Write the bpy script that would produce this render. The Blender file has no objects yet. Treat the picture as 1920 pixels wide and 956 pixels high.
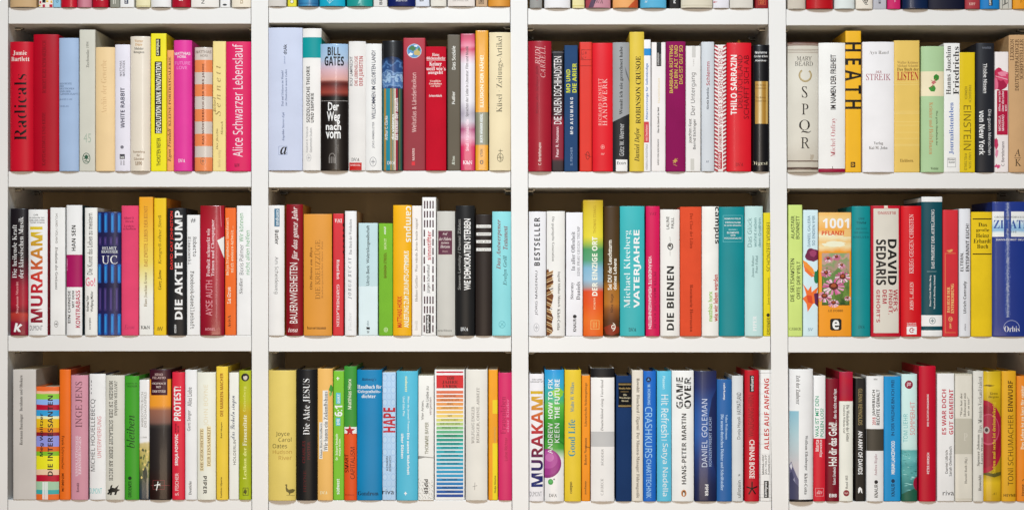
import bpy, bmesh, math, random
from mathutils import Vector, Matrix
from mathutils.geometry import tessellate_polygon
SC = bpy.context.scene
COL = SC.collection
random.seed(7)

# ------------------------------------------------------------------ scale
S = 0.000888            # metres per photograph pixel on the shelf-front plane
CAMZ, VPY = 1.20, 500.0 # camera height, photograph row of the horizon
DIST = 3.6
def X(px): return (px - 960.0) * S
def Z(py): return (VPY - py) * S + CAMZ

# ------------------------------------------------------------------ camera
cam = bpy.data.cameras.new('camera'); cam.sensor_width = 36
cam.lens = DIST / (1920 * S) * 36
cam.shift_y = (VPY - 478.0) / 1920.0
cam.clip_start = 0.05; cam.clip_end = 200
co = bpy.data.objects.new('camera', cam); COL.objects.link(co)
co.location = (0, -DIST, CAMZ); co.rotation_euler = (math.radians(90), 0, 0)
SC.camera = co

# ------------------------------------------------------------------ world and lamps
w = bpy.data.worlds.new('World'); SC.world = w; w.use_nodes = True
bg = w.node_tree.nodes['Background']
bg.inputs[0].default_value = (1.0, 0.97, 0.93, 1); bg.inputs[1].default_value = 0.03
def area(name, loc, target, sx, sy, power, col):
    l = bpy.data.lights.new(name, 'AREA'); l.shape = 'RECTANGLE'; l.size = sx; l.size_y = sy
    l.energy = power; l.color = col
    o = bpy.data.objects.new(name, l); COL.objects.link(o); o.location = loc
    o.rotation_euler = (Vector(target) - Vector(loc)).to_track_quat('-Z', 'Y').to_euler()
    return o
key = area('key_softbox', (-0.15, -3.1, 3.45), (0.02, 0, 1.0), 0.9, 0.7, 26, (0.81, 0.91, 0.985))
key.data.spread = math.radians(80)
area('strip_softbox', (-0.1, -4.0, 1.5), (-0.1, 0, 1.2), 0.26, 1.9, 13, (1.0, 0.985, 0.97))
area('front_fill', (0.1, -4.6, 1.3), (0, 0, 1.2), 1.5, 1.2, 11, (1.0, 0.9, 0.78))  # added broad fill that brightens the shelf recesses from the front
area('low_warm_fill', (0.0, -4.6, 0.0), (0, 0, 1.3), 2.6, 0.7, 72, (1.0, 0.75, 0.52))  # added warm lamp that brightens the shelf undersides; there is no floor

SC.view_settings.view_transform = 'Standard'; SC.view_settings.look = 'None'
SC.view_settings.exposure = 0.0; SC.view_settings.gamma = 1.0
try: SC.view_settings.use_curve_mapping = False
except Exception: pass
SC.render.engine = 'CYCLES'
SC.cycles.max_bounces = 8; SC.cycles.diffuse_bounces = 4

# ------------------------------------------------------------------ materials
KB = 0.97
GAIN = [1.0]          # printed colours were read under the photograph's uneven light: lifted where a bay is dimmer
def lin(h, k=KB):
    h = h.lstrip('#')
    if len(h) == 3: h = ''.join(c * 2 for c in h)
    o = []
    k *= GAIN[0]
    for i in (0, 2, 4):
        c = int(h[i:i + 2], 16) / 255
        o.append(min(0.88, (c / 12.92 if c <= .04045 else ((c + .055) / 1.055) ** 2.4) * k))
    g = .3 * o[0] + .59 * o[1] + .11 * o[2]
    o = [min(.88, max(.002, g + (v - g) * 0.99)) for v in o]
    return (o[0], o[1], o[2], 1)
MATS = {}
def base_nodes(name, rough, coat=0.0, spec=0.4):
    m = bpy.data.materials.new(name); m.use_nodes = True
    p = m.node_tree.nodes['Principled BSDF']
    p.inputs['Roughness'].default_value = rough
    p.inputs['Specular IOR Level'].default_value = spec
    p.inputs['Coat Weight'].default_value = coat
    p.inputs['Coat Roughness'].default_value = 0.12
    return m, p, m.node_tree
def mottle(nt, p, col_socket_or_value, amt, scale, bump, bscale):
    N, L = nt.nodes, nt.links
    tc = N.new('ShaderNodeTexCoord')
    oi = N.new('ShaderNodeObjectInfo')
    add = N.new('ShaderNodeVectorMath'); add.operation = 'ADD'
    L.new(tc.outputs['Object'], add.inputs[0]); L.new(oi.outputs['Random'], add.inputs[1])
    n = N.new('ShaderNodeTexNoise'); n.inputs['Scale'].default_value = scale; n.inputs['Detail'].default_value = 5
    L.new(add.outputs[0], n.inputs['Vector'])
    mr = N.new('ShaderNodeMapRange'); mr.inputs[1].default_value = .3; mr.inputs[2].default_value = .7
    mr.inputs[3].default_value = 1 - amt; mr.inputs[4].default_value = 1 + amt * .6
    L.new(n.outputs['Fac'], mr.inputs[0])
    mx = N.new('ShaderNodeVectorMath'); mx.operation = 'SCALE'
    if isinstance(col_socket_or_value, tuple): mx.inputs[0].default_value = col_socket_or_value[:3]
    else: L.new(col_socket_or_value, mx.inputs[0])
    L.new(mr.outputs[0], mx.inputs['Scale'])
    L.new(mx.outputs[0], p.inputs['Base Color'])
    if bump:
        n2 = N.new('ShaderNodeTexNoise'); n2.inputs['Scale'].default_value = bscale; n2.inputs['Detail'].default_value = 3
        L.new(add.outputs[0], n2.inputs['Vector'])
        b = N.new('ShaderNodeBump'); b.inputs['Strength'].default_value = bump; b.inputs['Distance'].default_value = 0.001
        L.new(n2.outputs['Fac'], b.inputs['Height']); L.new(b.outputs[0], p.inputs['Normal'])
        L.new(b.outputs[0], p.inputs['Coat Normal'])
    return n
FIN = {'m': (.42, 0.0, .2), 'g': (.34, .45, .3), 'c': (.8, 0, .12), 'f': (.4, .12, .22)}  # matt, glossy jacket, cloth, foil-laminated
def mat(hexc, fin='m'):
    k = (hexc, fin, GAIN[0])
    if k in MATS: return MATS[k]
    if isinstance(hexc, tuple): m = ramp_mat(hexc, fin)
    else:
        r, c, s = FIN[fin]
        m, p, nt = base_nodes('print_' + hexc, r, c, s)
        mottle(nt, p, lin(hexc), .05 if fin != 'c' else .08, 22, .10 if fin != 'c' else .5, 55 if fin != 'c' else 900)
    MATS[k] = m
    return m
def ramp_mat(spec, fin):
    """spec = ('ramp', axis, ((pos_m, hex), ...), distort, hard, noise-scale): colours along or across the spine, print and painted sheen"""
    _, axis, stops, dist, hard, nsc = spec
    r, c, s = FIN[fin]
    m, p, nt = base_nodes('print_and_sheen', r, c, s)
    N, L = nt.nodes, nt.links
    tc = N.new('ShaderNodeTexCoord'); sp = N.new('ShaderNodeSeparateXYZ')
    L.new(tc.outputs['Object'], sp.inputs[0])
    val = sp.outputs[axis]
    if dist:
        n = N.new('ShaderNodeTexNoise'); n.inputs['Scale'].default_value = nsc; n.inputs['Detail'].default_value = 4
        L.new(tc.outputs['Object'], n.inputs['Vector'])
        a = N.new('ShaderNodeMath'); a.operation = 'MULTIPLY_ADD'; a.inputs[1].default_value = dist
        L.new(n.outputs['Fac'], a.inputs[0]); L.new(val, a.inputs[2])
        b = N.new('ShaderNodeMath'); b.operation = 'SUBTRACT'; b.inputs[1].default_value = dist * .5
        L.new(a.outputs[0], b.inputs[0]); val = b.outputs[0]
    st = sorted(stops); z0, z1 = st[0][0], st[-1][0]
    mr = N.new('ShaderNodeMapRange'); mr.inputs[1].default_value = z0; mr.inputs[2].default_value = z1
    L.new(val, mr.inputs[0])
    cr = N.new('ShaderNodeValToRGB'); el = cr.color_ramp.elements
    cr.color_ramp.interpolation = 'CONSTANT' if hard else 'LINEAR'
    for i, (z, h) in enumerate(st):
        ps = (z - z0) / (z1 - z0)
        e = el[i] if i < 2 else el.new(ps)
        e.position = ps; e.color = lin(h)
    L.new(mr.outputs[0], cr.inputs[0])
    mottle(nt, p, cr.outputs[0], .05, 22, .1, 55)
    return m
def plain(name, hexc, rough, amt, scale, bump, bscale, metal=0, k=KB):
    m, p, nt = base_nodes(name, rough)
    p.inputs['Metallic'].default_value = metal
    mottle(nt, p, lin(hexc, k), amt, scale, bump, bscale)
    return m
M_SHELF = plain('white_lacquer', 'F1F0EE', .38, .026, 5, .03, 40, 0, .93)
M_BACK = plain('back_board', 'CDAA74', .6, .03, 4, .03, 40)
M_METAL = plain('pin_metal', '8A857A', .45, .05, 60, 0, 1, 1)
def pages_mat():
    m, p, nt = base_nodes('page_edges', .85, 0, .2)
    N, L = nt.nodes, nt.links
    tc = N.new('ShaderNodeTexCoord'); mp = N.new('ShaderNodeMapping'); mp.inputs['Scale'].default_value = (3000, 30, 30)
    n = N.new('ShaderNodeTexNoise'); n.inputs['Scale'].default_value = 1; n.inputs['Detail'].default_value = 3
    L.new(tc.outputs['Object'], mp.inputs[0]); L.new(mp.outputs[0], n.inputs['Vector'])
    cr = N.new('ShaderNodeValToRGB')
    cr.color_ramp.elements[0].position = .3; cr.color_ramp.elements[0].color = lin('B9AB8C')
    cr.color_ramp.elements[1].position = .7; cr.color_ramp.elements[1].color = lin('E6DCC4')
    L.new(n.outputs['Fac'], cr.inputs[0]); L.new(cr.outputs[0], p.inputs['Base Color'])
    return m
M_PAGES = pages_mat()

# ------------------------------------------------------------------ mesh helpers
def link(name, bm, mats, parent=None, smooth=False):
    me = bpy.data.meshes.new(name); bm.to_mesh(me); bm.free()
    for m in (mats if isinstance(mats, list) else [mats]): me.materials.append(m)
    o = bpy.data.objects.new(name, me); COL.objects.link(o)
    if parent: o.parent = parent
    return o
def empty(name, loc, label, cat, group=None):
    o = bpy.data.objects.new(name, None); COL.objects.link(o); o.location = loc
    o['label'] = label; o['category'] = cat
    if group: o['group'] = group
    return o
def prism(xz, y0, y1, bev=0.0):
    """solid with the four-cornered front outline xz, from depth y0 to y1"""
    bm = bmesh.new()
    f = [bm.verts.new((x, y0, z)) for x, z in xz]; b = [bm.verts.new((x, y1, z)) for x, z in xz]
    n = len(xz)
    bm.faces.new(f); bm.faces.new(b[::-1])
    for i in range(n): bm.faces.new((f[i], b[i], b[(i + 1) % n], f[(i + 1) % n]))
    bmesh.ops.recalc_face_normals(bm, faces=bm.faces)
    if bev: bmesh.ops.bevel(bm, geom=bm.edges[:], offset=bev, segments=2, affect='EDGES', profile=.5)
    return bm

# ------------------------------------------------------------------ the bookcase
YT, YB = -262, 1012            # photograph rows where the uprights end, beyond the frame
DEEP = 0.27
UPR = [((-18, -19), (15, 14)), ((471, 472.5), (503, 503)), ((957, 960.5), (989, 991.5)), ((1441, 1447.5), (1473.4, 1479)), ((1936, 1938), (1969, 1971))]
def ux(pair, py): return pair[0] + (pair[1] - pair[0]) * py / 956.0
case = empty('bookcase', (0, 0.14, Z(YB)), 'tall white open bookcase of four bays filled with books', 'bookcase')
def part(name, bm, m, parent=case):
    o = link(name, bm, m); o.parent = parent
    p = parent; off = Vector((0, 0, 0))
    while p is not None: off += p.location; p = p.parent
    o.location = o.location - off
    return o
for l, r in UPR:
    part('upright', prism([(X(ux(l, YT)), Z(YT)), (X(ux(r, YT)), Z(YT)), (X(ux(r, YB)), Z(YB)), (X(ux(l, YB)), Z(YB))], 0, DEEP, .0007), M_SHELF)
SHELF = [  # per row: ((top row of photo, bottom row) for the four bays)
    [(-288, -262)] * 4,
    [(15, 45.2), (13.3, 43.6), (16.4, 46.6), (18, 48.3)],
    [(321.6, 350.8), (320.4, 351.8), (322, 352.5), (323.5, 353.8)],
    [(628.5, 658.3), (629, 659), (630, 660.4), (630.6, 660.6)],
    [(936, 966), (937, 966), (939, 969), (939, 969)]]
for r, row in enumerate(SHELF):
    for c, (t, b) in enumerate(row):
        if r == 0: continue
        x0, x1 = ux(UPR[c][1], t) + .8, ux(UPR[c + 1][0], t) - .8
        sh = part('shelf', prism([(X(x0), Z(t)), (X(x1), Z(t)), (X(x1), Z(b)), (X(x0), Z(b))], 0.0003, DEEP - .002, .0009), M_SHELF)
        for side in (0, 1):
            for dep in (.055, .2):
                bm = bmesh.new()
                mtx = Matrix.Translation((X(x0) + .004 if side == 0 else X(x1) - .004, dep, Z(b) - .0034)) @ Matrix.Rotation(math.pi / 2, 4, 'Y')
                bmesh.ops.create_cone(bm, cap_ends=True, segments=14, radius1=.0027, radius2=.0027, depth=.0095, matrix=mtx)
                mt2 = Matrix.Translation((X(x0) + .006 if side == 0 else X(x1) - .006, dep + .0075, Z(b) - .0016)) @ Matrix.Diagonal((.010, .014, .0024, 1))
                bmesh.ops.create_cube(bm, size=1, matrix=mt2)
                part('shelf_pin', bm, M_METAL, sh)
top = part('top_board', prism([(X(-17), Z(YT - 28)), (X(1968), Z(YT - 28)), (X(1968), Z(YT) + .0004), (X(-17), Z(YT) + .0004)], 0.0, DEEP, .0007), M_SHELF)
for c in range(4):
    x0, x1 = ux(UPR[c][0], 400) + 8, ux(UPR[c + 1][0], 400) + 7.2
    part('back_panel', prism([(X(x0), Z(YT)), (X(x1), Z(YT)), (X(x1), Z(YB)), (X(x0), Z(YB))], DEEP + .0006, DEEP + .004), M_BACK)

# ------------------------------------------------------------------ what the photograph shows on the spines: a small vocabulary, in pixels of an enlarged bay
def T(s, x0, y0, x1, y1, d='U', f='n', c='222222'): return ('T', s, x0, y0, x1, y1, d, f, c)
def R(x0, y0, x1, y1, c): return ('R', x0, y0, x1, y1, c)
def B(y0, y1, c): return ('B', y0, y1, c)
def E(x0, y0, x1, y1, c): return ('E', x0, y0, x1, y1, c)
def P(pts, c): return ('P', pts, c)
def O(x0, y0, x1, y1, c, lw=2): return [R(x0, y0, x1, y0 + lw, c), R(x0, y1 - lw, x1, y1, c), R(x0, y0 + lw, x0 + lw, y1 - lw, c), R(x1 - lw, y0 + lw, x1, y1 - lw, c)]
def RING(x0, y0, x1, y1, c, lw=3, a0=0, a1=360): return ('N', x0, y0, x1, y1, c, lw, a0, a1)
def G(name, els): return ('G', name, els)
def LINE(x0, y0, x1, y1, lw, c):
    dx, dy = x1 - x0, y1 - y0; l = math.hypot(dx, dy) or 1; nx, ny = -dy / l * lw / 2, dx / l * lw / 2
    return P([(x0 + nx, y0 + ny), (x1 + nx, y1 + ny), (x1 - nx, y1 - ny), (x0 - nx, y0 - ny)], c)
def RAMP(*st, axis=2, dist=0, hard=0, nsc=40): return ('RAMP', axis, st, dist, hard, nsc)
def STAR(cx, cy, r, c, n=5, k=.42, rot=-90):
    return P([(cx + (r if i % 2 == 0 else r * k) * math.cos(math.radians(rot + i * 180 / n)), cy + (r if i % 2 == 0 else r * k) * math.sin(math.radians(rot + i * 180 / n))) for i in range(2 * n)], c)
def BLOB(cx, cy, rx, ry, c, n=14, j=.3, sd=1):
    q = random.Random(sd)
    return P([(cx + rx * (1 + q.uniform(-j, j)) * math.cos(i * 2 * math.pi / n), cy + ry * (1 + q.uniform(-j, j)) * math.sin(i * 2 * math.pi / n)) for i in range(n)], c)
def EMBLEM(x0, y0, x1, y1, c):
    """small round publisher's mark: ring with a few strokes"""
    w_, h_ = x1 - x0, y1 - y0; cx, cy = (x0 + x1) / 2, (y0 + y1) / 2
    return [RING(x0, y0, x1, y1, c, max(2, w_ * .09)), LINE(cx, y0 + h_ * .2, cx, y1 - h_ * .2, w_ * .1, c), LINE(x0 + w_ * .2, cy, x1 - w_ * .2, cy, w_ * .1, c), STAR(cx, cy, w_ * .27, c, 6)]
BAYS = []
def bay(row, col, books): BAYS.append((row, col, books))
def bk(x0, x1, top, base, shape, label, els=(), **o): return (x0, x1, top, base, shape, label, els, o)

# ------------------------------------------------------------------ top row, cut off by the photograph's upper edge (bay pixels of a wider zoom)
TR = 'cut-off top shelf'
bay(0, 0, [
 bk(76, 270, -830, 'C9A97E', 'r', 'wide tan book, first on the cut-off top shelf of the left bay'),
 bk(284, 390, -760, 'EAE3DC', 'f', 'white book with black, red and yellow pattern beside the wide tan one, top left',
    [R(312, 0, 336, 24, '17171A'), R(314, 36, 332, 57, 'B8244A'), R(340, 6, 356, 20, 'E0B82A'), R(364, 36, 386, 57, 'C02038'), R(372, 8, 384, 26, 'D8A828'), R(292, 12, 304, 30, 'C02038'), R(288, 40, 300, 50, 'E0B82A')]),
 bk(391, 448, -800, '90C4DE', 'f', 'narrow sky blue book beside a multicoloured patterned one, cut-off top shelf', [T('G', 412, 2, 432, 24, 'U', 'l', '4F7F9C')]),
 bk(450, 567, -850, 'C00E2A', 'r', 'glossy scarlet book right of the narrow sky blue one, cut-off top shelf', fin='g'),
 bk(570, 676, -800, RAMP((568, 'A84860'), (620, 'CF8898'), (678, 'B86A7C'), axis=0), 's', 'dusty pink book between two red ones, cut-off top shelf of the left bay'),  # ramp is paler down the middle of the spine
 bk(681, 798, -870, 'B20B27', 'r', 'dark red book with white mark, right of the dusty pink one, top shelf', [T('cbj', 706, -8, 764, 10, 'H', 'S', 'F0D8D8')]),
 bk(808, 881, -780, '8C8C82', 'f', 'grey-green book with pale lines, left of the white one with black tag, top shelf', [R(832, -4, 838, 34, 'D6D4CA'), R(846, -4, 851, 34, 'D6D4CA')]),
 bk(882, 988, -800, 'EEECEA', 'f', 'white book with an upright navy tag, cut-off top shelf of the left bay', [R(916, -60, 944, 33, '2C3550'), T('campus', 921, -55, 940, 28, 'U', 'b', 'F0F0F0')]),
 bk(1000, 1107, -900, 'E5DDB4', 'r', 'pale yellow book between two white ones, cut-off top shelf of the left bay', [B(48, 53, 'C8BC88')]),
 bk(1111, 1260, -850, 'EDEBEF', 'r', 'plain cool white book between pale yellow and dark red, left top shelf'),
 bk(1267, 1401, -810, 'A80B28', 'r', 'crimson book with small white emblem, rightmost red on the left top shelf', [T('&', 1318, -22, 1350, 14, 'H', 'I', 'E8D0D0')]),
 bk(1405, 1610, -840, 'E9E5E0', 's', 'broad off-white book with grey vertical letter, right part of left top shelf', [T('NEU', 1482, -60, 1506, 34, 'U', 'l', '8A8784')]),
 bk(1616, 1692, -880, 'F0EEEC', 'f', 'slim white book with a small black mark near its foot, left top shelf', [E(1636, 32, 1668, 46, '33343A')]),
 bk(1704, 1846, -820, 'EBE0CE', 's', 'cream book with tan letter at the right end of the left top shelf', [T('DU', 1768, -30, 1788, 32, 'U', 'l', 'B09870')]),
])
bay(0, 1, [
 bk(91, 224, -820, 'D9D4CD', 's', 'pale grey book at the left end of the second bay, cut-off top shelf'),
 bk(232, 299, -800, 'E9DF38', 'f', 'narrow lemon yellow book with round badge, cut-off top shelf', [E(250, 2, 278, 30, 'F2EFE0'), RING(250, 2, 278, 30, '6A6420', 3)]),
 bk(311, 461, -870, RAMP((311, '2A6AA0'), (370, '3C92C2'), (461, '226090'), axis=0, dist=.006), 'r', 'medium blue glossy book left of the two turquoise ones, cut-off top shelf', [B(30, 34, '1F4F80')], fin='g'),  # ramp across the spine, palest left of the centre
 bk(467, 656, -840, '10A9CA', 'r', 'bright turquoise book with white spray drawing, cut-off top shelf', [LINE(545, 34, 550, -40, 4, 'BFE6EE'), LINE(545, 34, 520, 0, 3, 'BFE6EE'), LINE(545, 30, 575, 2, 3, 'BFE6EE'), LINE(545, 20, 560, -20, 3, 'BFE6EE')]),
 bk(668, 857, -850, '189994', 'r', 'teal green book with pale flame mark, right of the bright turquoise one', [P([(750, 36), (760, 10), (756, -30), (774, 4), (768, 30)], '8FD0C8')], fin='g'),
 bk(862, 966, -790, 'E2E0DD', 'f', 'light grey book with black vertical letters, left of the navy one', [T('BERICHTE', 905, -160, 928, 38, 'U', 'b', '2B2B2E')]),
 bk(972, 1170, -860, '0E1E60', 'r', 'deep navy book with white lettering across its foot, second bay top shelf', [T('HELVETIA', 1030, -2, 1112, 18, 'H', 'i', 'DFE4F0')]),
 bk(1172, 1275, -830, 'DEE3F0', 's', 'pale blue-white book with a dark curled letter beside the navy one', [T('g', 1202, -18, 1232, 18, 'H', 'S', '23262E')]),
 bk(1283, 1400, -850, 'E6E2D8', 's', 'ivory book with faint red print, cut-off top shelf of the second bay', [T('ROWOHLT', 1310, -6, 1372, 8, 'H', 's', 'B89088')]),
 bk(1408, 1608, -880, 'ECE4DE', 's', 'broad pinkish white book with grey print, cut-off top shelf of the second bay', [T('DER SPIEGEL DER', 1446, 4, 1560, 16, 'H', 'l', 'A8A09C')]),
 bk(1614, 1702, -800, 'CAAA88', 'f', 'light brown book with a small dark stamp box, second bay top shelf', [O(1636, -14, 1674, 34, '5A4432', 4), T('R', 1644, 0, 1666, 26, 'U', 'S', '5A4432')]),
 bk(1706, 1867, -860, RAMP((1706, 'D48A2A'), (1790, 'E6A040'), (1867, 'C87F28'), axis=0), 's', 'orange book at the right end of the second bay, cut-off top shelf'),  # ramp darkens a little towards both spine edges
])
bay(0, 2, [
 bk(91, 182, -800, '9C9C99', 'r', 'grey book with red dot at the left end of the third bay, cut-off top shelf', [E(130, -16, 160, 8, 'A81830')]),
 bk(198, 390, -840, 'EEEDEF', 'r', 'plain white wide book right of the grey one, third bay top shelf'),
 bk(404, 493, -860, 'EDE2A8', 's', 'pale yellow slim book in the third bay, cut-off top shelf', [B(44, 52, 'D9CB80')]),
 bk(501, 684, -850, 'CB8F9E', 'r', 'rose pink book with black capitals at its foot, cut-off top shelf', [P([(500, -60), (570, -60), (520, 63), (500, 63)], 'A84450'), P([(570, -60), (604, -60), (556, 63), (520, 63)], '5F4A60'), T('DVA', 560, 6, 628, 34, 'H', 's', '2A2028')]),
 bk(700, 886, -820, 'F0AB69', 'r', 'apricot book with darker orange corner, cut-off top shelf of the third bay', [P([(886, -20), (886, 63), (810, 63)], 'C8562C')]),
 bk(902, 1094, -860, '5AB3DA', 'r', 'light blue book with a small white mark, third bay top shelf', [T('SV', 934, 12, 958, 28, 'H', 'i', 'E8F4FA')]),
 bk(1114, 1197, -800, '1D1D20', 'f', 'black slim book with white lettering, cut-off top shelf of the third bay', [T('PIPER', 1146, -60, 1164, 28, 'U', 'b', 'E8E8E8')]),
 bk(1200, 1433, -880, 'E1D9C5', 'r', 'very wide parchment coloured book, cut-off top shelf of the third bay', [B(44, 50, 'CFC6AE')]),
 bk(1437, 1555, -820, 'E8E6ED', 's', 'white book with a black and red scribble, third bay top shelf', [P([(1450, -20), (1500, -10), (1524, 2), (1470, 4)], '35303A'), P([(1440, 16), (1470, 20), (1440, 26)], 'C03040')]),
 bk(1559, 1730, -850, 'DDD8CE', 's', 'light stone grey book left of the dark red one, third bay top shelf'),
 bk(1746, 1852, -800, '8E1820', 'f', 'dark red book with orange framed stamp, right end of third bay top shelf', [O(1768, -40, 1826, 40, 'C85030', 4), T('VERLAG', 1776, -2, 1818, 16, 'H', 'S', 'D86A40'), T('ROT', 1780, 18, 1814, 34, 'H', 'S', 'D86A40')]),
])
bay(0, 3, [
 bk(182, 314, -830, 'CFC6B8', 'r', 'beige cloth book at the left end of the right bay, cut-off top shelf', fin='c'),
 bk(319, 514, -870, 'B80E1C', 'r', 'wide scarlet book right of the beige cloth one, right bay top shelf', fin='f'),
 bk(524, 674, -820, 'DDE5E4', 'r', 'pale mint white book right of the scarlet one, right bay top shelf'),
 bk(681, 806, -860, 'E7DFD2', 's', 'cream book with black ink squiggle at its foot, right bay top shelf', [LINE(734, -10, 756, 34, 5, '22201E'), LINE(756, 34, 772, -4, 5, '22201E'), LINE(742, 6, 768, 16, 4, '22201E'), LINE(728, 4, 748, 36, 4, '22201E'), LINE(748, 40, 770, 40, 4, '22201E')]),
 bk(811, 911, -800, 'B9B9C2', 'f', 'lavender grey book beside the magenta one, right bay top shelf', [T('E', 852, 2, 868, 30, 'U', 'b', '6A6A74')]),
 bk(914, 1010, -840, 'CC2468', 's', 'magenta book on the cut-off top shelf of the right bay', [T('TAL', 964, -30, 976, 22, 'U', 'l', 'E8A8C4')]),
 bk(1024, 1212, -880, '0F2448', 'r', 'glossy navy book with bright highlight, right of the magenta one', [], fin='g'),
 bk(1216, 1482, -850, '10142C', 's', 'very wide blackish navy book, cut-off top shelf of the right bay'),
 bk(1484, 1593, -820, 'A83A43', 's', 'brick red book with small pale letters near its foot, right bay top shelf', [T('KIPF', 1512, 26, 1556, 44, 'H', 's', 'E0B0A8')]),
 bk(1597, 1737, -860, '1A7EC6', 's', 'vivid blue book with black tag, cut-off top shelf of the right bay', [R(1656, -40, 1684, 48, '15171A'), T('campus', 1660, -36, 1680, 44, 'U', 'b', 'F0F0F0')]),
 bk(1740, 1832, -800, 'C9C7BD', 'f', 'grey white book with dark vertical strokes, right bay top shelf', [R(1756, -60, 1762, 68, '8A8A84'), R(1772, -60, 1784, 36, '77776F'), LINE(1760, 44, 1800, 24, 6, '4A4A46'), R(1800, -60, 1806, 66, '9A9A92')]),
 bk(1836, 1960, -840, 'E89B1E', 's', 'orange yellow book at the far right end of the cut-off top shelf', [T('TREND', 1888, -60, 1904, 28, 'U', 'l', 'A86A10')]),
])

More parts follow.
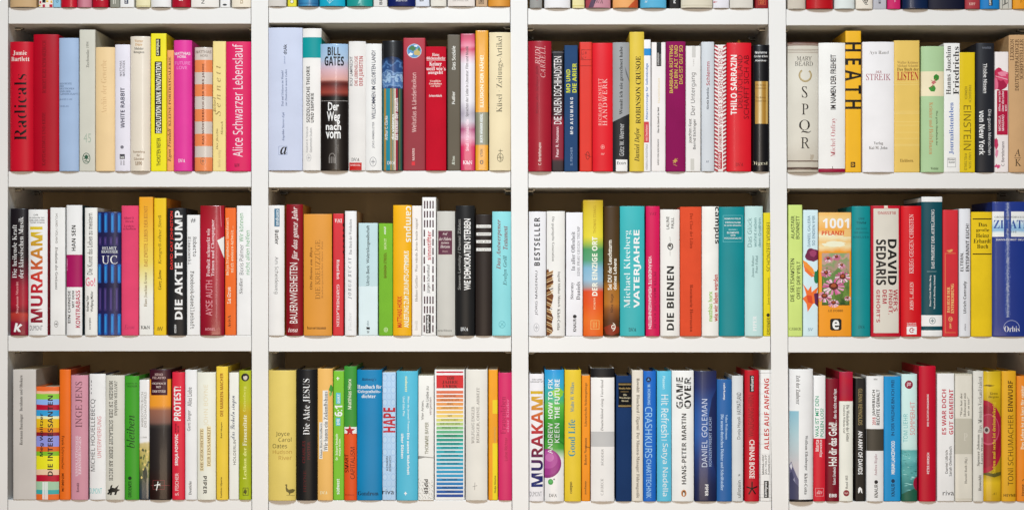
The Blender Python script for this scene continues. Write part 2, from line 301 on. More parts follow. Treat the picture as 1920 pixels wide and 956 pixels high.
# ------------------------------------------------------------------ second row
bay(1, 0, [
 bk(62, 203, 127, 'C70E29', 'r', 'bright red book with huge black vertical title and white author name', [T('Jamie', 83, 180, 167, 209, 'H', 'S', 'F6DDD8'), T('Bartlett', 72, 217, 182, 243, 'H', 'S', 'F6DDD8'), T('Radicals', 90, 320, 165, 716, 'U', 's', '1A0B0D')], fin='m'),
 bk(203, 355, 82, 'AE0220', 's', 'taller dark red book with barely visible darker vertical print, left bay', [T('ROBERT KURZ SCHWARZBUCH', 258, 120, 281, 432, 'U', 's', '7A0418'), T('KAPITALISMUS UND KRISE', 256, 548, 276, 865, 'U', 's', '7A0418')]),
 bk(356, 473, 104, 'A1B9DA', 's', 'powder blue book with tiny dark print halfway down, second shelf', [T('GESCHICHTE', 360, 371, 433, 381, 'H', 's', '53658A'), T('DER', 360, 386, 386, 396, 'H', 's', '53658A'), T('DEUTSCHEN', 360, 401, 448, 411, 'H', 's', '53658A'), T('UND DER', 360, 417, 428, 428, 'H', 's', '53658A'), T('LANDSCHAFT', 360, 432, 468, 443, 'H', 's', '53658A'), T('BAND I–III', 360, 465, 436, 474, 'H', 's', '6A7CA0'), T('VERLAG', 360, 506, 416, 515, 'H', 's', '6A7CA0')]),
 bk(473, 570, 53, 'CFCEC2', 'f', 'tall pale grey-green book with a dark green round emblem at its foot', [T('Taschenatlas 1994', 514, 125, 532, 278, 'U', 'i', '85857C'), T('45', 500, 672, 545, 726, 'H', 'i', 'A8B4A4'), RING(493, 787, 540, 853, '2F5A44', 4), STAR(516, 815, 20, '2F5A44', 6), E(508, 800, 524, 812, '2F5A44'), LINE(505, 835, 529, 840, 5, '2F5A44')], side='CBC8B8', d=.175),
 bk(572, 688, 158, 'EDCD9C', 's', 'peach beige book with tone-on-tone vertical lettering, second shelf left bay', [T('Archiv der Gewerbe', 606, 235, 640, 556, 'U', 's', 'D4B182')]),
 bk(689, 780, 143, 'E2DFED', 's', 'lavender white book with bold dark vertical title of two short words', [T('MATTHIAS', 718, 240, 731, 332, 'U', 'l', '77747F'), T('MATUSSEK', 736, 238, 750, 332, 'U', 'l', '77747F'), T('WHITE RABBIT', 722, 400, 748, 640, 'U', 'b', '2A2945'), E(723, 744, 743, 764, '77747F'), R(719, 796, 749, 825, '33323A'), T('btb', 724, 806, 744, 822, 'H', 'b', 'E8E8E8'), T('VERLAG', 722, 834, 732, 862, 'U', 'l', '77747F'), T('BERLIN', 738, 834, 748, 862, 'U', 'l', '77747F')]),
 bk(780, 900, 95, 'E5DBCB', 'r', 'glossy cream book with gold and black lines at top and foot', [T('Werner', 808, 115, 860, 131, 'H', 'S', 'C79A58'), T('Dürr', 812, 137, 856, 152, 'H', 'S', 'C79A58'), T('Meister', 806, 160, 862, 176, 'H', 'S', '2A2522'), T('Breugnon', 802, 182, 866, 200, 'H', 'S', '2A2522'), T('Sammlung', 800, 775, 870, 792, 'H', 'S', '8A6A3C'), T('für', 822, 796, 842, 810, 'H', 'S', '8A6A3C'), T('Literatur', 804, 816, 866, 832, 'H', 'S', '8A6A3C'), T('1890', 812, 840, 854, 862, 'H', 'S', '8A6A3C')], fin='g'),
 bk(901, 996, 75, 'ECDF14', 'f', 'acid yellow book with two black vertical title strips', [G('title_strip', [R(932, 107, 960, 210, '161616'), T('campus', 936, 112, 956, 205, 'U', 'b', 'ECE9C0')]), G('title_strip', [R(925, 243, 968, 672, '161616'), T('REVOLUTION DANK INNOVATION', 931, 250, 963, 668, 'U', 'b', 'F2EFE0')]), T('THORSTEN REITER', 936, 697, 960, 866, 'U', 'n', '35320C')], d=.165),
 bk(997, 1039, 175, 'F0A55E', 'f', 'narrow apricot book squeezed between acid yellow and hot pink', [T('KLEINE PORTRÄTGALERIE', 1003, 215, 1021, 628, 'U', 'S', '6A4426'), T('Egon Friedell', 1002, 643, 1026, 840, 'U', 'I', '6A4426')]),
 bk(1040, 1150, 118, 'E03A9B', 'r', 'hot pink book with white author name across its head', [T('MATTHIAS', 1046, 188, 1140, 206, 'H', 'l', 'F8DCEC'), T('HORX', 1064, 209, 1116, 224, 'H', 'l', 'F8DCEC'), T('FUTURE', 1048, 244, 1140, 264, 'H', 'l', 'F07CC0'), T('LOVE', 1060, 272, 1122, 291, 'H', 'l', 'F07CC0'), T('DVA', 1070, 825, 1110, 845, 'H', 's', 'FBE6F2')]),
 bk(1164, 1270, 160, 'D0C5BB', 'r', 'book with broad orange and grey horizontal stripes, left bay', [B(235, 308, 'E88650'), B(380, 452, 'E88650'), B(528, 602, 'E88650'), B(675, 748, 'E88650'), B(815, 900, 'E88650'), T('MATTHIAS', 1172, 178, 1264, 196, 'H', 'l', '8D7B70'), T('HORX', 1200, 203, 1246, 217, 'H', 'l', '8D7B70'), T('DAS WÖRTERBUCH DER 90ER JAHRE', 1208, 258, 1226, 738, 'U', 'b', '6A3820'), EMBLEM(1200, 815, 1232, 860, '9A6A50')], fin='g'),
 bk(1270, 1350, 122, 'F2D58E', 'f', 'pale yellow book with widely spaced brown italic name, left of the crimson one', [T('S e n n e t t', 1284, 265, 1318, 568, 'U', 'i', '9C8250'), T('Richard', 1274, 455, 1289, 545, 'U', 'i', '9C8250'), T('Der flexible', 1290, 640, 1306, 768, 'U', 'i', '9C8250'), T('Mensch', 1318, 600, 1332, 680, 'U', 'i', '9C8250'), T('berlin verlag', 1300, 770, 1322, 872, 'U', 'i', 'CDB27A')]),
 bk(1351, 1500, 125, 'D8205F', 's', 'crimson pink book with large pale vertical lettering at the bay end', [T('Alice Schwarzer Lebenslauf', 1390, 140, 1452, 812, 'U', 'l', 'F8D9E2'), T('K&W', 1403, 852, 1434, 872, 'H', 'S', '6A0C30')]),
])
bay(1, 1, [
 bk(75, 279, 42, 'CDD5EC', 's', 'very wide light blue book with a boxed black letter near its foot', [T('dtAk', 165, 142, 186, 202, 'U', 'b', '22304A'), T('Jahrbuch', 168, 212, 178, 258, 'U', 'l', '7A8DB4'), T('Text und Diskurse im Wandel', 153, 298, 166, 510, 'U', 'i', '5A6E98'), T('zur Deutschen neuen Lehre', 175, 290, 188, 510, 'U', 'i', '5A6E98'), T('Angelika Storrer-Egli', 158, 546, 174, 720, 'U', 'i', '5A6E98'), O(137, 748, 189, 800, '7C8CB0', 2), T('a', 146, 752, 187, 798, 'H', 'I', '17181C')]),
 bk(280, 393, 47, 'F0EDEA', 's', 'tall white book with a broad teal band near its head', [B(100, 222, '0A9A9E'), T('SOZIOLOGISCHE THEORIE', 302, 272, 324, 608, 'U', 'b', '22222A'), T('UND EMPIRIE', 328, 432, 348, 608, 'U', 'b', '22222A'), T('Friedrich H. Tenbruck', 300, 632, 313, 786, 'U', 'l', 'A4A4A6'), T('Gesammelte Studien', 322, 640, 337, 786, 'U', 'l', 'A4A4A6'), EMBLEM(304, 795, 332, 840, 'B2B2B4')], d=.17),
 bk(384, 551, 140, RAMP((130, '9CC0E4'), (225, 'AFC9E4'), (300, 'DDB6BE'), (352, 'E0A79C'), (366, '7A3A34'), (380, '5A2422'), (408, '8C3A32'), (428, '9C4438'), (450, '4A1C1A'), (456, '17110F'), (900, '1C1614')), 'r', 'glossy book with dusk sky over a black lower half and bold white title', [B(478, 481, 'A09A98'), T('BILL', 430, 157, 506, 210, 'H', 'k', '14181E'), T('GATES', 412, 215, 527, 271, 'H', 'k', '14181E'), T('Der', 433, 487, 498, 538, 'H', 'N', 'F5F5F3'), T('Weg', 426, 543, 504, 618, 'H', 'N', 'F5F5F3'), T('nach', 420, 610, 510, 654, 'H', 'N', 'F5F5F3'), T('vorn', 420, 662, 508, 704, 'H', 'N', 'F5F5F3'), RING(438, 790, 478, 850, '8A8480', 4, 180, 360), R(438, 818, 444, 850, '8A8480'), R(472, 818, 478, 850, '8A8480'), R(450, 812, 455, 850, '8A8480'), R(461, 812, 466, 850, '8A8480'), T('HEYNE', 488, 740, 496, 790, 'U', 'l', '6A6460')], fin='g'),
 bk(553, 656, 123, 'EAE7E4', 's', 'white book with red vertical title and small red box at its foot', [T('ROLF LAMPRECHT', 560, 213, 578, 388, 'U', 'n', '7A7A7E'), T('DIE LEBENSLÜGE', 585, 211, 608, 388, 'U', 'n', 'B42A34'), T('DER JURISTEN', 615, 212, 645, 388, 'U', 'b', 'B42A34'), T('DVA', 571, 818, 619, 838, 'H', 's', '26262A'), R(558, 846, 632, 892, 'C6221F'), T('SPIEGEL', 564, 856, 626, 866, 'H', 'S', 'F4E0DC')]),
 bk(656, 753, 138, 'EFEEEC', 's', 'white book with slate blue vertical title and grey round mark, second bay', [T('WILLKOMMEN IM GELOBTEN LAND?', 692, 178, 716, 588, 'U', 'n', '3E4560'), T('JÖRG ARMBRUSTER', 693, 603, 712, 760, 'U', 'n', '84848A'), EMBLEM(680, 812, 721, 870, 'A6A6A8')]),
 bk(754, 878, 120, '1C1C1F', 'r', 'dark book with blue globe picture above thin coloured vertical stripes', [R(754, 405, 878, 892, RAMP((754, '1F6A6E'), (766, 'B08A3E'), (778, '1F8CA0'), (800, '1B86A4'), (803, 'A88A40'), (812, '3A6A5A'), (818, '8A8560'), (827, 'C8BEB0'), (833, 'D8CFC4'), (836, '9C2238'), (846, '8E2036'), (848, '35423E'), (858, '7A8048'), (862, '2F5A52'), (872, '1D2A2A'), (878, '17181A'), axis=0, hard=1)), R(754, 212, 878, 405, RAMP((205, '16203A'), (225, '1E3258'), (245, '24406E'), (262, '5C86BC'), (272, '27487C'), (300, '2C5088'), (312, '86ACD8'), (322, '34598F'), (345, 'A8C8E6'), (358, '3C66A0'), (380, '7AA0CC'), (392, '2F5690'), (415, '1F3A68'), dist=.05, nsc=75)), P([(754, 212), (878, 212), (878, 240), (850, 222), (815, 214), (780, 220), (754, 236)], '1C1C1F'),  T('Arthur C. Clarke', 770, 568, 788, 712, 'U', 'l', 'D8E4E0'), T('die visionen', 812, 560, 826, 710, 'U', 'b', 'EDE8E2'), T('das lexikon der zukunft', 830, 462, 850, 712, 'U', 'b', 'EDE8E2'), T('DVA', 785, 838, 833, 858, 'H', 's', 'F0EEE8')], fin='g'),
 bk(880, 1013, 102, RAMP((90, 'B43442'), (300, 'A62F3E'), (480, '97303C'), (900, '983440')), 'f', 'dusty red book with a small picture of the globe near its head', [E(902, 137, 990, 222, 'B9CFE2'), E(905, 141, 986, 218, '5C93C8'), BLOB(938, 165, 20, 14, '4C7A48', 12, .4, 3), BLOB(962, 188, 18, 18, 'C4B070', 12, .4, 5), BLOB(925, 200, 16, 9, 'E8EEF2', 12, .4, 8), BLOB(955, 150, 12, 6, 'E8EEF2', 10, .4, 9), BLOB(975, 170, 8, 10, '55864E', 10, .4, 2), T('Weltatlas & Länderlexikon', 930, 310, 958, 664, 'U', 'l', 'EDC8C4'), R(930, 840, 950, 862, 'E0303C'), T('MAIRS', 933, 760, 948, 832, 'U', 'b', 'EDC8C4')], d=.17),
 bk(1014, 1137, 155, 'C60F2A', 's', 'red book with white slab lettering stacked across its upper half', [T('Hans', 1054, 195, 1096, 212, 'H', 'S', 'F6DAD6'), T('Blickensdörfer', 1020, 216, 1132, 232, 'H', 'S', 'F6DAD6'), R(1020, 235, 1132, 238, 'F6DAD6'), T('Keiner', 1037, 246, 1111, 270, 'H', 'S', 'FBEDEA'), T('weiß wie’s', 1018, 275, 1133, 298, 'H', 'S', 'FBEDEA'), T('ausgeht', 1029, 300, 1118, 324, 'H', 'S', 'FBEDEA'), T('Unendliche', 1040, 355, 1106, 366, 'H', 'S', 'F0C8C4'), T('Geschichten', 1036, 370, 1110, 382, 'H', 'S', 'F0C8C4'), T('vom Sport', 1042, 386, 1102, 397, 'H', 'S', 'F0C8C4'), T('Schneekluth', 1035, 441, 1112, 455, 'H', 'S', 'F6DAD6')], fin='c'),
 bk(1143, 1221, 82, '625A4C', 'f', 'olive grey slim book with pale vertical words, second bay', [T('Das Soziale', 1170, 150, 1192, 290, 'U', 'l', 'DADCD0'), T('Fußler', 1170, 420, 1189, 496, 'U', 'l', 'DADCD0'), T('R/tm', 1170, 806, 1188, 860, 'U', 'i', 'C4C8B8')]),
 bk(1222, 1309, 77, RAMP((77, 'B8405E'), (110, 'D84A70'), (150, 'E88AA4'), (170, 'D23A62'), (215, 'E2B4C4'), (260, 'E6DFE6'), (480, 'E2DEE4'), (550, 'A9A0B0'), (600, 'C4BCC8'), (650, 'B04A78'), (700, 'E0A0BC'), (750, 'D81E60'), (900, 'CC1A58'), dist=.01, nsc=25), 'f', 'book with blurred pink and silvery cloud picture, second bay', [T('Sprachen der Liebe in Literatur, Film und Musik', 1252, 152, 1274, 572, 'U', 'b', '241C26'), T('Small / Franziska Hille', 1253, 588, 1272, 776, 'U', 'l', 'F6D8E4'), T('K&N', 1236, 834, 1292, 856, 'H', 's', 'F8E6EE')], fin='g'),
 bk(1310, 1388, 58, 'E9A21B', 'f', 'tall amber book with an olive grey block in its lower half', [R(1310, 545, 1388, 740, '83846A'), T('ILLUSION DER NÄHE?', 1334, 205, 1359, 516, 'U', 'N', 'FBF0D4'), T('BEATE WIMMER KIESEL', 1338, 555, 1354, 726, 'U', 'b', 'E6E2CC'), T('VTEN', 1340, 765, 1354, 812, 'U', 'b', '6A4A10'), RING(1337, 830, 1359, 856, '5A3C0C', 6)], fin='g'),
 bk(1393, 1523, 70, 'EFDFB8', 's', 'tall cream yellow book with brown serif title, end of the second bay', [T('Küsel · Zeitungs-Artikel', 1436, 93, 1480, 546, 'U', 's', '585240'), RING(1440, 790, 1478, 842, '6A634C', 3), LINE(1459, 765, 1459, 842, 3, '6A634C'), LINE(1440, 816, 1478, 816, 3, '6A634C'), LINE(1448, 775, 1474, 775, 3, '6A634C'), LINE(1448, 800, 1470, 832, 2, '6A634C')]),
])
bay(1, 2, [
 bk(62, 204, 123, 'A61B2F', 'r', 'wine red book with pink serif name at its head, start of third bay', [T('RUDI', 107, 153, 136, 264, 'U', 'i', 'E8B6B6'), T('C|A|R|R|E|L|L', 138, 153, 167, 340, 'U', 'i', 'E8B6B6'), T('Wenn der Schnee fällt', 110, 270, 128, 556, 'U', 'i', '85182A'), T('C. Bertelsmann', 124, 727, 142, 862, 'U', 'l', 'E2B4B2')], fin='f'),
 bk(206, 278, 180, RAMP((175, '17151A'), (400, '1E181C'), (560, '3A1420'), (600, '8E1C34'), (820, '861E34'), (838, '3A2A30'), (900, '2F262A')), 'f', 'slim black and dark red book with tall white vertical capitals', [LINE(215, 300, 235, 260, 3, '5A5258'), LINE(240, 420, 268, 380, 3, '4A4248'), LINE(210, 470, 232, 500, 3, '4A4248'), R(206, 186, 278, 190, '6A646A'), T('DIE NEUEN DSCHIHADISTEN', 218, 212, 264, 616, 'U', 'n', 'F4EFEF'), T('Peter R. Neumann', 229, 632, 247, 812, 'U', 'n', 'EFD0D4')]),
 bk(280, 361, 146, '2B4A74', 'f', 'denim blue book with lime yellow title letters', [T('MO UND', 291, 290, 316, 428, 'U', 'b', 'DCE038'), T('DIE ARIER', 327, 253, 353, 428, 'U', 'b', 'DCE038'), T('M O  A S U M A N G', 315, 457, 333, 676, 'U', 'b', 'E8ECF0'), T('S. FISCHER', 316, 754, 330, 862, 'U', 'l', '7C94B4')], fin='c'),
 bk(371, 447, 127, 'E03428', 'f', 'orange-red narrow book with thin dark lines near its head', [R(382, 172, 440, 175, '8A1A14'), R(376, 231, 442, 234, '8A1A14'), R(374, 267, 442, 270, '8A1A14'), R(380, 176, 383, 231, '8A1A14'), T('F. C.', 385, 184, 397, 226, 'U', 'l', '8A1A14'), T('1 9', 404, 184, 414, 226, 'U', 'l', '8A1A14'), LINE(402, 795, 440, 812, 4, '8A1A14'), RING(408, 780, 432, 828, '8A1A14', 4)]),
 bk(448, 570, 133, 'E41E2B', 's', 'bright red book with pale vertical capitals in two lines, third bay', [T('R|I|C|H|A|R|D| S|E|N|N|E|T|T', 484, 345, 503, 626, 'U', 's', 'F29A94'), T('H|A|N|D|W|E|R|K', 508, 345, 536, 626, 'U', 's', 'F8C8C2'), EMBLEM(498, 740, 520, 766, 'F4B4AC'), T('BV', 500, 790, 520, 800, 'H', 'l', 'F29A94')]),
 bk(569, 669, 130, '9D9FA1', 's', 'grey book with slanting black lower half and white box at its foot', [P([(560, 608), (675, 552), (675, 900), (560, 900)], '26272A'), P([(640, 270), (655, 310), (668, 350), (668, 364), (648, 318)], '6E7276'), R(588, 828, 656, 900, 'F0EEEC'), T('Econ', 595, 840, 646, 858, 'H', 'l', '1A1A1C'), T('Womit ich nie gerechnet habe', 609, 155, 633, 560, 'U', 'S', '1E1F22'), T('Götz W. Werner', 609, 614, 636, 806, 'U', 'l', 'D6D6D6')]),
 bk(669, 757, 67, 'E2C544', 's', 'tallest mustard yellow book of the third bay with black classic title', [T('ROBINSON CRUSOE', 706, 212, 736, 614, 'U', 'S', '33290E'), T('Daniel Defoe', 698, 640, 736, 840, 'U', 'I', '33290E')]),
 bk(754, 798, 112, 'EFEEF0', 'f', 'thin white book with a sky blue block and a red strip', [R(754, 165, 798, 207, '1C8BD2'), R(757, 602, 786, 726, 'D23F4A'), T('Altersvorsorge für Selbständige', 766, 253, 784, 592, 'U', 'n', '3A7CB8'), T('mit Checklisten', 765, 620, 778, 716, 'U', 'b', 'F4D4D4'), T('VERBRAUCHERZENTRALE', 766, 735, 779, 890, 'U', 'l', 'A09EA2')]),
 bk(800, 886, 128, 'F1ECEA', 'f', 'white book with a black upright tag at its head, third bay', [G('title_strip', [R(831, 126, 859, 270, '151517'), T('VORDENKER', 836, 190, 844, 265, 'U', 'b', 'E8E4E2'), T('EDITION', 848, 200, 855, 262, 'U', 'l', 'A8A4A2')]), T('Handelsblatt', 838, 340, 851, 490, 'U', 'l', 'EAD9B8'), T('Über die Zukunft der Welt', 834, 515, 847, 668, 'U', 'k', '242226'), T('HAIKO VON BORCHMANN', 836, 706, 846, 860, 'U', 'b', '4A464A')]),
 bk(886, 1003, 125, '8F1558', 's', 'plum purple book with three lines of gold capitals', [T('BARBARA RÜTTING', 903, 148, 927, 432, 'U', 'l', 'CDA458'), T('ICH BIN ALT UND', 934, 148, 956, 404, 'U', 'l', 'CDA458'), T('DAS IST GUT SO', 963, 148, 986, 378, 'U', 'l', 'CDA458'), STAR(941, 836, 16, 'CDA458', 4, .5), LINE(928, 850, 954, 822, 4, 'CDA458'), LINE(930, 856, 952, 866, 3, 'CDA458')], fin='c'),
 bk(1004, 1096, 150, 'EDEAE7', 'f', 'off-white book with grey title lettering and two pale grey blocks', [R(1042, 152, 1064, 219, 'CECBC7'), R(1034, 822, 1056, 891, 'CECBC4'), T('1945', 1048, 228, 1056, 272, 'U', 'l', 'C4C0BC'), T('Der Untergang', 1035, 310, 1068, 563, 'U', 'l', '4C4A4C'), T('Joachim Fest', 1022, 585, 1044, 730, 'U', 'l', '5A585A'), T('Bernd Eichinger', 1048, 585, 1070, 766, 'U', 'l', '5A585A')]),
 bk(1099, 1176, 126, 'D4D9DF', 's', 'pale blue-grey book with dark pink word, third bay', [T('Schlemm', 1128, 245, 1149, 386, 'U', 'l', 'B42C4A'), T('Nicola Bardola', 1129, 400, 1143, 528, 'U', 'b', '4A4E5A'), T('A1', 1126, 834, 1142, 846, 'H', 'b', '7A8090')]),
 bk(1177, 1249, 143, 'F0E9E6', 'f', 'white book edged with slanting red stripes like barrier tape', [[P([(1174, y), (1198, y + 14), (1198, y + 25), (1174, y + 11)], 'B02438') for y in range(140, 900, 23)], [P([(1228, y + 14), (1252, y), (1252, y + 11), (1228, y + 25)], 'B02438') for y in range(140, 900, 23)], G('title_strip', [R(1196, 782, 1222, 883, 'B41E30'), T('campus', 1200, 788, 1218, 878, 'U', 'b', 'F6E4E2')]), T('WIE VIELE SKLAVEN HALTEN SIE?', 1201, 165, 1228, 622, 'U', 'n', 'AC1C30'), T('EVI HARTMANN', 1202, 632, 1222, 770, 'U', 'n', 'AC1C30')]),
 bk(1249, 1396, 132, 'DE1729', 's', 'broad red book with bold white name above dark red title lines', [T('THILO SARRAZIN', 1271, 205, 1309, 561, 'U', 'b', 'FBF0EC'), T('DEUTSCHLAND', 1311, 206, 1343, 522, 'U', 'n', '6A0A14'), T('SCHAFFT SICH AB', 1350, 206, 1382, 586, 'U', 'n', '6A0A14'), T('DVA', 1302, 848, 1348, 868, 'H', 's', '8E0E1A')], fin='f', ribbon='C8A040'),
 bk(1404, 1505, 145, '121216', 'r', 'glossy black book with a gold metallic block in the middle', [R(1418, 362, 1496, 615, RAMP((1404, '8A6224'), (1432, 'C29448'), (1448, 'E6D4A0'), (1462, 'B88A38'), (1480, 'A87828'), (1484, 'D8B468'), (1505, '9A6C20'), axis=0)), T('Marianne', 1418, 183, 1488, 197, 'H', 'l', 'E4E4E4'), T('Gruber & Stein', 1414, 206, 1494, 219, 'H', 'l', 'E4E4E4'), T('Abenteuer', 1418, 232, 1486, 244, 'H', 'l', 'E4E4E4'), T('Die besten', 1422, 378, 1482, 390, 'H', 's', '6A4A1A'), T('Erzählungen', 1420, 398, 1484, 410, 'H', 's', '6A4A1A'), T('Vier Romane', 1422, 452, 1482, 464, 'H', 's', '6A4A1A'), T('in einem Band', 1420, 472, 1484, 484, 'H', 's', '6A4A1A'), T('Digest', 1396, 838, 1494, 866, 'H', 's', 'E2DCC0')], fin='g'),  # the gold block's sheen is painted as pale streaks in its ramp
])
bay(1, 3, [
 bk(147, 331, 130, RAMP((120, 'C9C2B4'), (300, 'DAD6CA'), (700, 'D8D3C6'), (900, 'C6BDAE'), dist=.02, nsc=20), 'r', 'wide book printed like a weathered plaster column with four big letters', [B(130, 150, RAMP((126, '5A3A30'), (136, '6A4A40'), (142, 'A8968A'), (147, '7A5A50'), (154, '5A3C34'), dist=.002, nsc=140)), B(172, 175, '9A8678'), B(181, 183, '8A7668'), B(190, 193, 'A08E80'), B(834, 842, RAMP((832, 'A08C7C'), (838, '4A352E'), (844, 'B8A898'), dist=.003, nsc=120)), B(874, 890, RAMP((872, '8A7466'), (880, '3E2B26'), (892, '9C8878'), dist=.004, nsc=120)), T('MARY', 200, 215, 288, 240, 'H', 's', '3A352F'), T('BEARD', 189, 245, 296, 271, 'H', 's', '3A352F'), RING(210, 287, 290, 368, 'A8946A', 11, -50, 235), RING(216, 293, 284, 362, 'C8B890', 4, -40, 225), T('S', 229, 393, 263, 461, 'H', 's', '2E2926'), T('P', 229, 497, 269, 561, 'H', 's', '2E2926'), T('Q', 213, 592, 285, 670, 'H', 's', '2E2926'), T('R', 224, 697, 277, 762, 'H', 's', '2E2926'), BLOB(290, 815, 14, 18, 'B8AC9A', 12, .5, 4)]),
 bk(331, 491, 133, 'F2EDEA', 's', 'white book with a dark red band along its foot, right bay', [B(882, 905, '98183A'), T('IM NAMEN DER FREIHEIT', 401, 203, 434, 531, 'U', 'N', '2F2B2E'), T('Michel Onfray', 402, 580, 438, 812, 'U', 's', 'BC6068'), R(412, 868, 415, 886, '3A2A2E')]),
 bk(493, 589, 60, 'FBB520', 'f', 'tall golden book with huge black letters stepping down it', [T('H||E||A||T||H', 494, 128, 589, 526, 'D', 'b', '1B1812'), [R(489, y, 593, y + 3, 'F6AD20') for y in ()], G('title_strip', [R(525, 842, 552, 873, '2A2418'), T('D', 531, 848, 546, 867, 'H', 'b', 'F6AD20')])]),
 bk(594, 784, 127, 'EEECF0', 's', 'wide cool white book with a red serif word near its head', [T('Ayn Rand', 634, 180, 750, 206, 'H', 's', '6E6A66'), T('DER', 672, 300, 708, 313, 'H', 's', 'A03A50'), T('STREIK', 615, 318, 762, 356, 'H', 's', 'A2344C'), T('Verlag', 660, 722, 715, 744, 'H', 's', '77726E'), T('Kai M. John', 632, 749, 742, 769, 'H', 's', '77726E')]),
 bk(784, 939, 117, 'E5C263', 'f', 'straw yellow book with a red condensed word below brown lines', [[R(784, y, 939, y + 2, 'F0D488') for y in (352, 366, 380, 538, 545, 552, 600, 622, 664, 700, 736, 742)], T('Walter Krämer', 804, 240, 930, 256, 'H', 's', 'AC8A4A'), T('Michael Schmidt', 804, 260, 930, 276, 'H', 's', 'AC8A4A'), T('Das Buch der', 803, 280, 932, 298, 'H', 's', '74501E'), T('LISTEN', 803, 303, 931, 355, 'H', 'S', 'B23426'), T('Eichborn.', 820, 824, 902, 842, 'H', 's', '8E6C24')]),
 bk(944, 1081, 153, 'ADCD9D', 's', 'pale green book with a cream band showing ivy leaves', [B(303, 450, 'F0E2C0'), P([(1016, 332), (1032, 318), (1050, 330), (1048, 350), (1030, 362), (1018, 350)], '3A8A34'), P([(986, 402), (1004, 390), (1020, 386), (1030, 404), (1022, 424), (1000, 422)], '3F8F38'), LINE(1030, 345, 1004, 400, 4, 'A85048'), LINE(1000, 355, 1030, 372, 3, 'C08878'), BLOB(1016, 370, 12, 9, 'C87070', 9, .4, 2), T('Kräuter und Heilpflanzen', 984, 488, 1014, 796, 'D', 's', 'C8743A'), T('Das große Handbuch der', 1028, 538, 1043, 745, 'D', 's', '55684C'), T('Weltbild', 1000, 874, 1045, 889, 'H', 's', '4A5A40')]),
 bk(1081, 1179, 133, 'F2F0EC', 'f', 'white book with heavy black name above a blue serif line', [T('Hanns Joachim', 1095, 150, 1127, 440, 'U', 'S', '232224'), T('Friedrichs', 1137, 154, 1172, 440, 'U', 'S', '232224'), T('Journalistenleben', 1113, 487, 1142, 796, 'U', 'S', '2F5FAE'), O(1102, 818, 1153, 873, '8A8A8C', 2), T('Droemer', 1106, 820, 1150, 832, 'H', 'S', '2A2A2C'), T('Knaur', 1110, 836, 1148, 848, 'H', 'S', '2A2A2C')], d=.155),
 bk(1176, 1269, 188, 'E2C40C', 'f', 'strong yellow book with thin tone-on-tone capitals, beside the blackish one', [T('EINSTEIN', 1199, 505, 1246, 771, 'D', 'l', '756410'), T('FRIEDRICH', 1230, 384, 1246, 486, 'D', 'l', '97841A'), T('HERNECK', 1206, 392, 1222, 470, 'D', 'l', '97841A'), T('UND SEIN', 1230, 786, 1245, 880, 'D', 'l', '97841A'), T('WELTBILD', 1204, 790, 1220, 892, 'D', 'l', '97841A')]),
 bk(1272, 1381, 133, '25272E', 's', 'blackish book with pale downward lettering in three lines, right bay', [T('HANSER', 1308, 156, 1362, 168, 'H', 'l', '6A6E7A'), T('Thisbe Nissen', 1315, 255, 1337, 432, 'D', 'l', 'DCDDE0'), R(1311, 255, 1313, 432, '8A8C92'), T('Die guten Menschen', 1338, 530, 1363, 800, 'D', 'l', 'E8E8EA'), T('von New York', 1290, 536, 1324, 800, 'D', 'b', 'F2F2F2')]),
 bk(1384, 1468, 185, 'EFE7E6', 'f', 'white book with deep pink blossom picture and magenta panel', [BLOB(1400, 330, 40, 44, 'C4204E', 18, .25, 3), BLOB(1440, 345, 34, 50, 'D84A70', 18, .25, 6), BLOB(1420, 385, 40, 30, 'A81844', 16, .3, 9), BLOB(1432, 315, 26, 16, 'E88AA4', 14, .3, 2), BLOB(1390, 370, 14, 40, 'E06A8C', 14, .3, 5), LINE(1388, 330, 1460, 350, 4, 'F0B8C8'), BLOB(1392, 730, 14, 40, 'C4305E', 14, .4, 7), BLOB(1396, 790, 10, 24, 'E08AA8', 12, .4, 4), G('title_panel', [R(1397, 415, 1462, 680, 'B4123E'), T('Alles, was ich', 1406, 420, 1420, 540, 'U', 'b', 'F4D8E0'), T('über die Liebe', 1425, 420, 1439, 540, 'U', 'b', 'F4D8E0'), T('weiß', 1444, 500, 1456, 540, 'U', 'b', 'F4D8E0'), T('MICHELA', 1406, 566, 1420, 656, 'U', 'l', 'F4D8E0'), T('MARZANO', 1426, 560, 1440, 656, 'U', 'l', 'F4D8E0')]), T('C. Bertelsmann', 1424, 720, 1442, 866, 'U', 'l', '6A5A62'), BLOB(1402, 868, 16, 12, 'D04878', 12, .5, 1)]),
 bk(1469, 1592, 85, 'CEA679', 's', 'tall light brown book cut by the right edge of the photo, second shelf', [T('LEXIKON', 1477, 110, 1498, 236, 'U', 's', '4C3622'), T('DEUTSCHSPRACHIGER', 1504, 110, 1526, 418, 'U', 's', '4C3622'), T('SCHRIFTSTELLER', 1531, 110, 1554, 350, 'U', 's', '4C3622'), T('A', 1500, 765, 1536, 808, 'H', 's', '2F2418'), R(1500, 816, 1540, 818, '2F2418'), T('K', 1504, 825, 1541, 866, 'H', 's', '2F2418')], fin='c', d=.17),
])

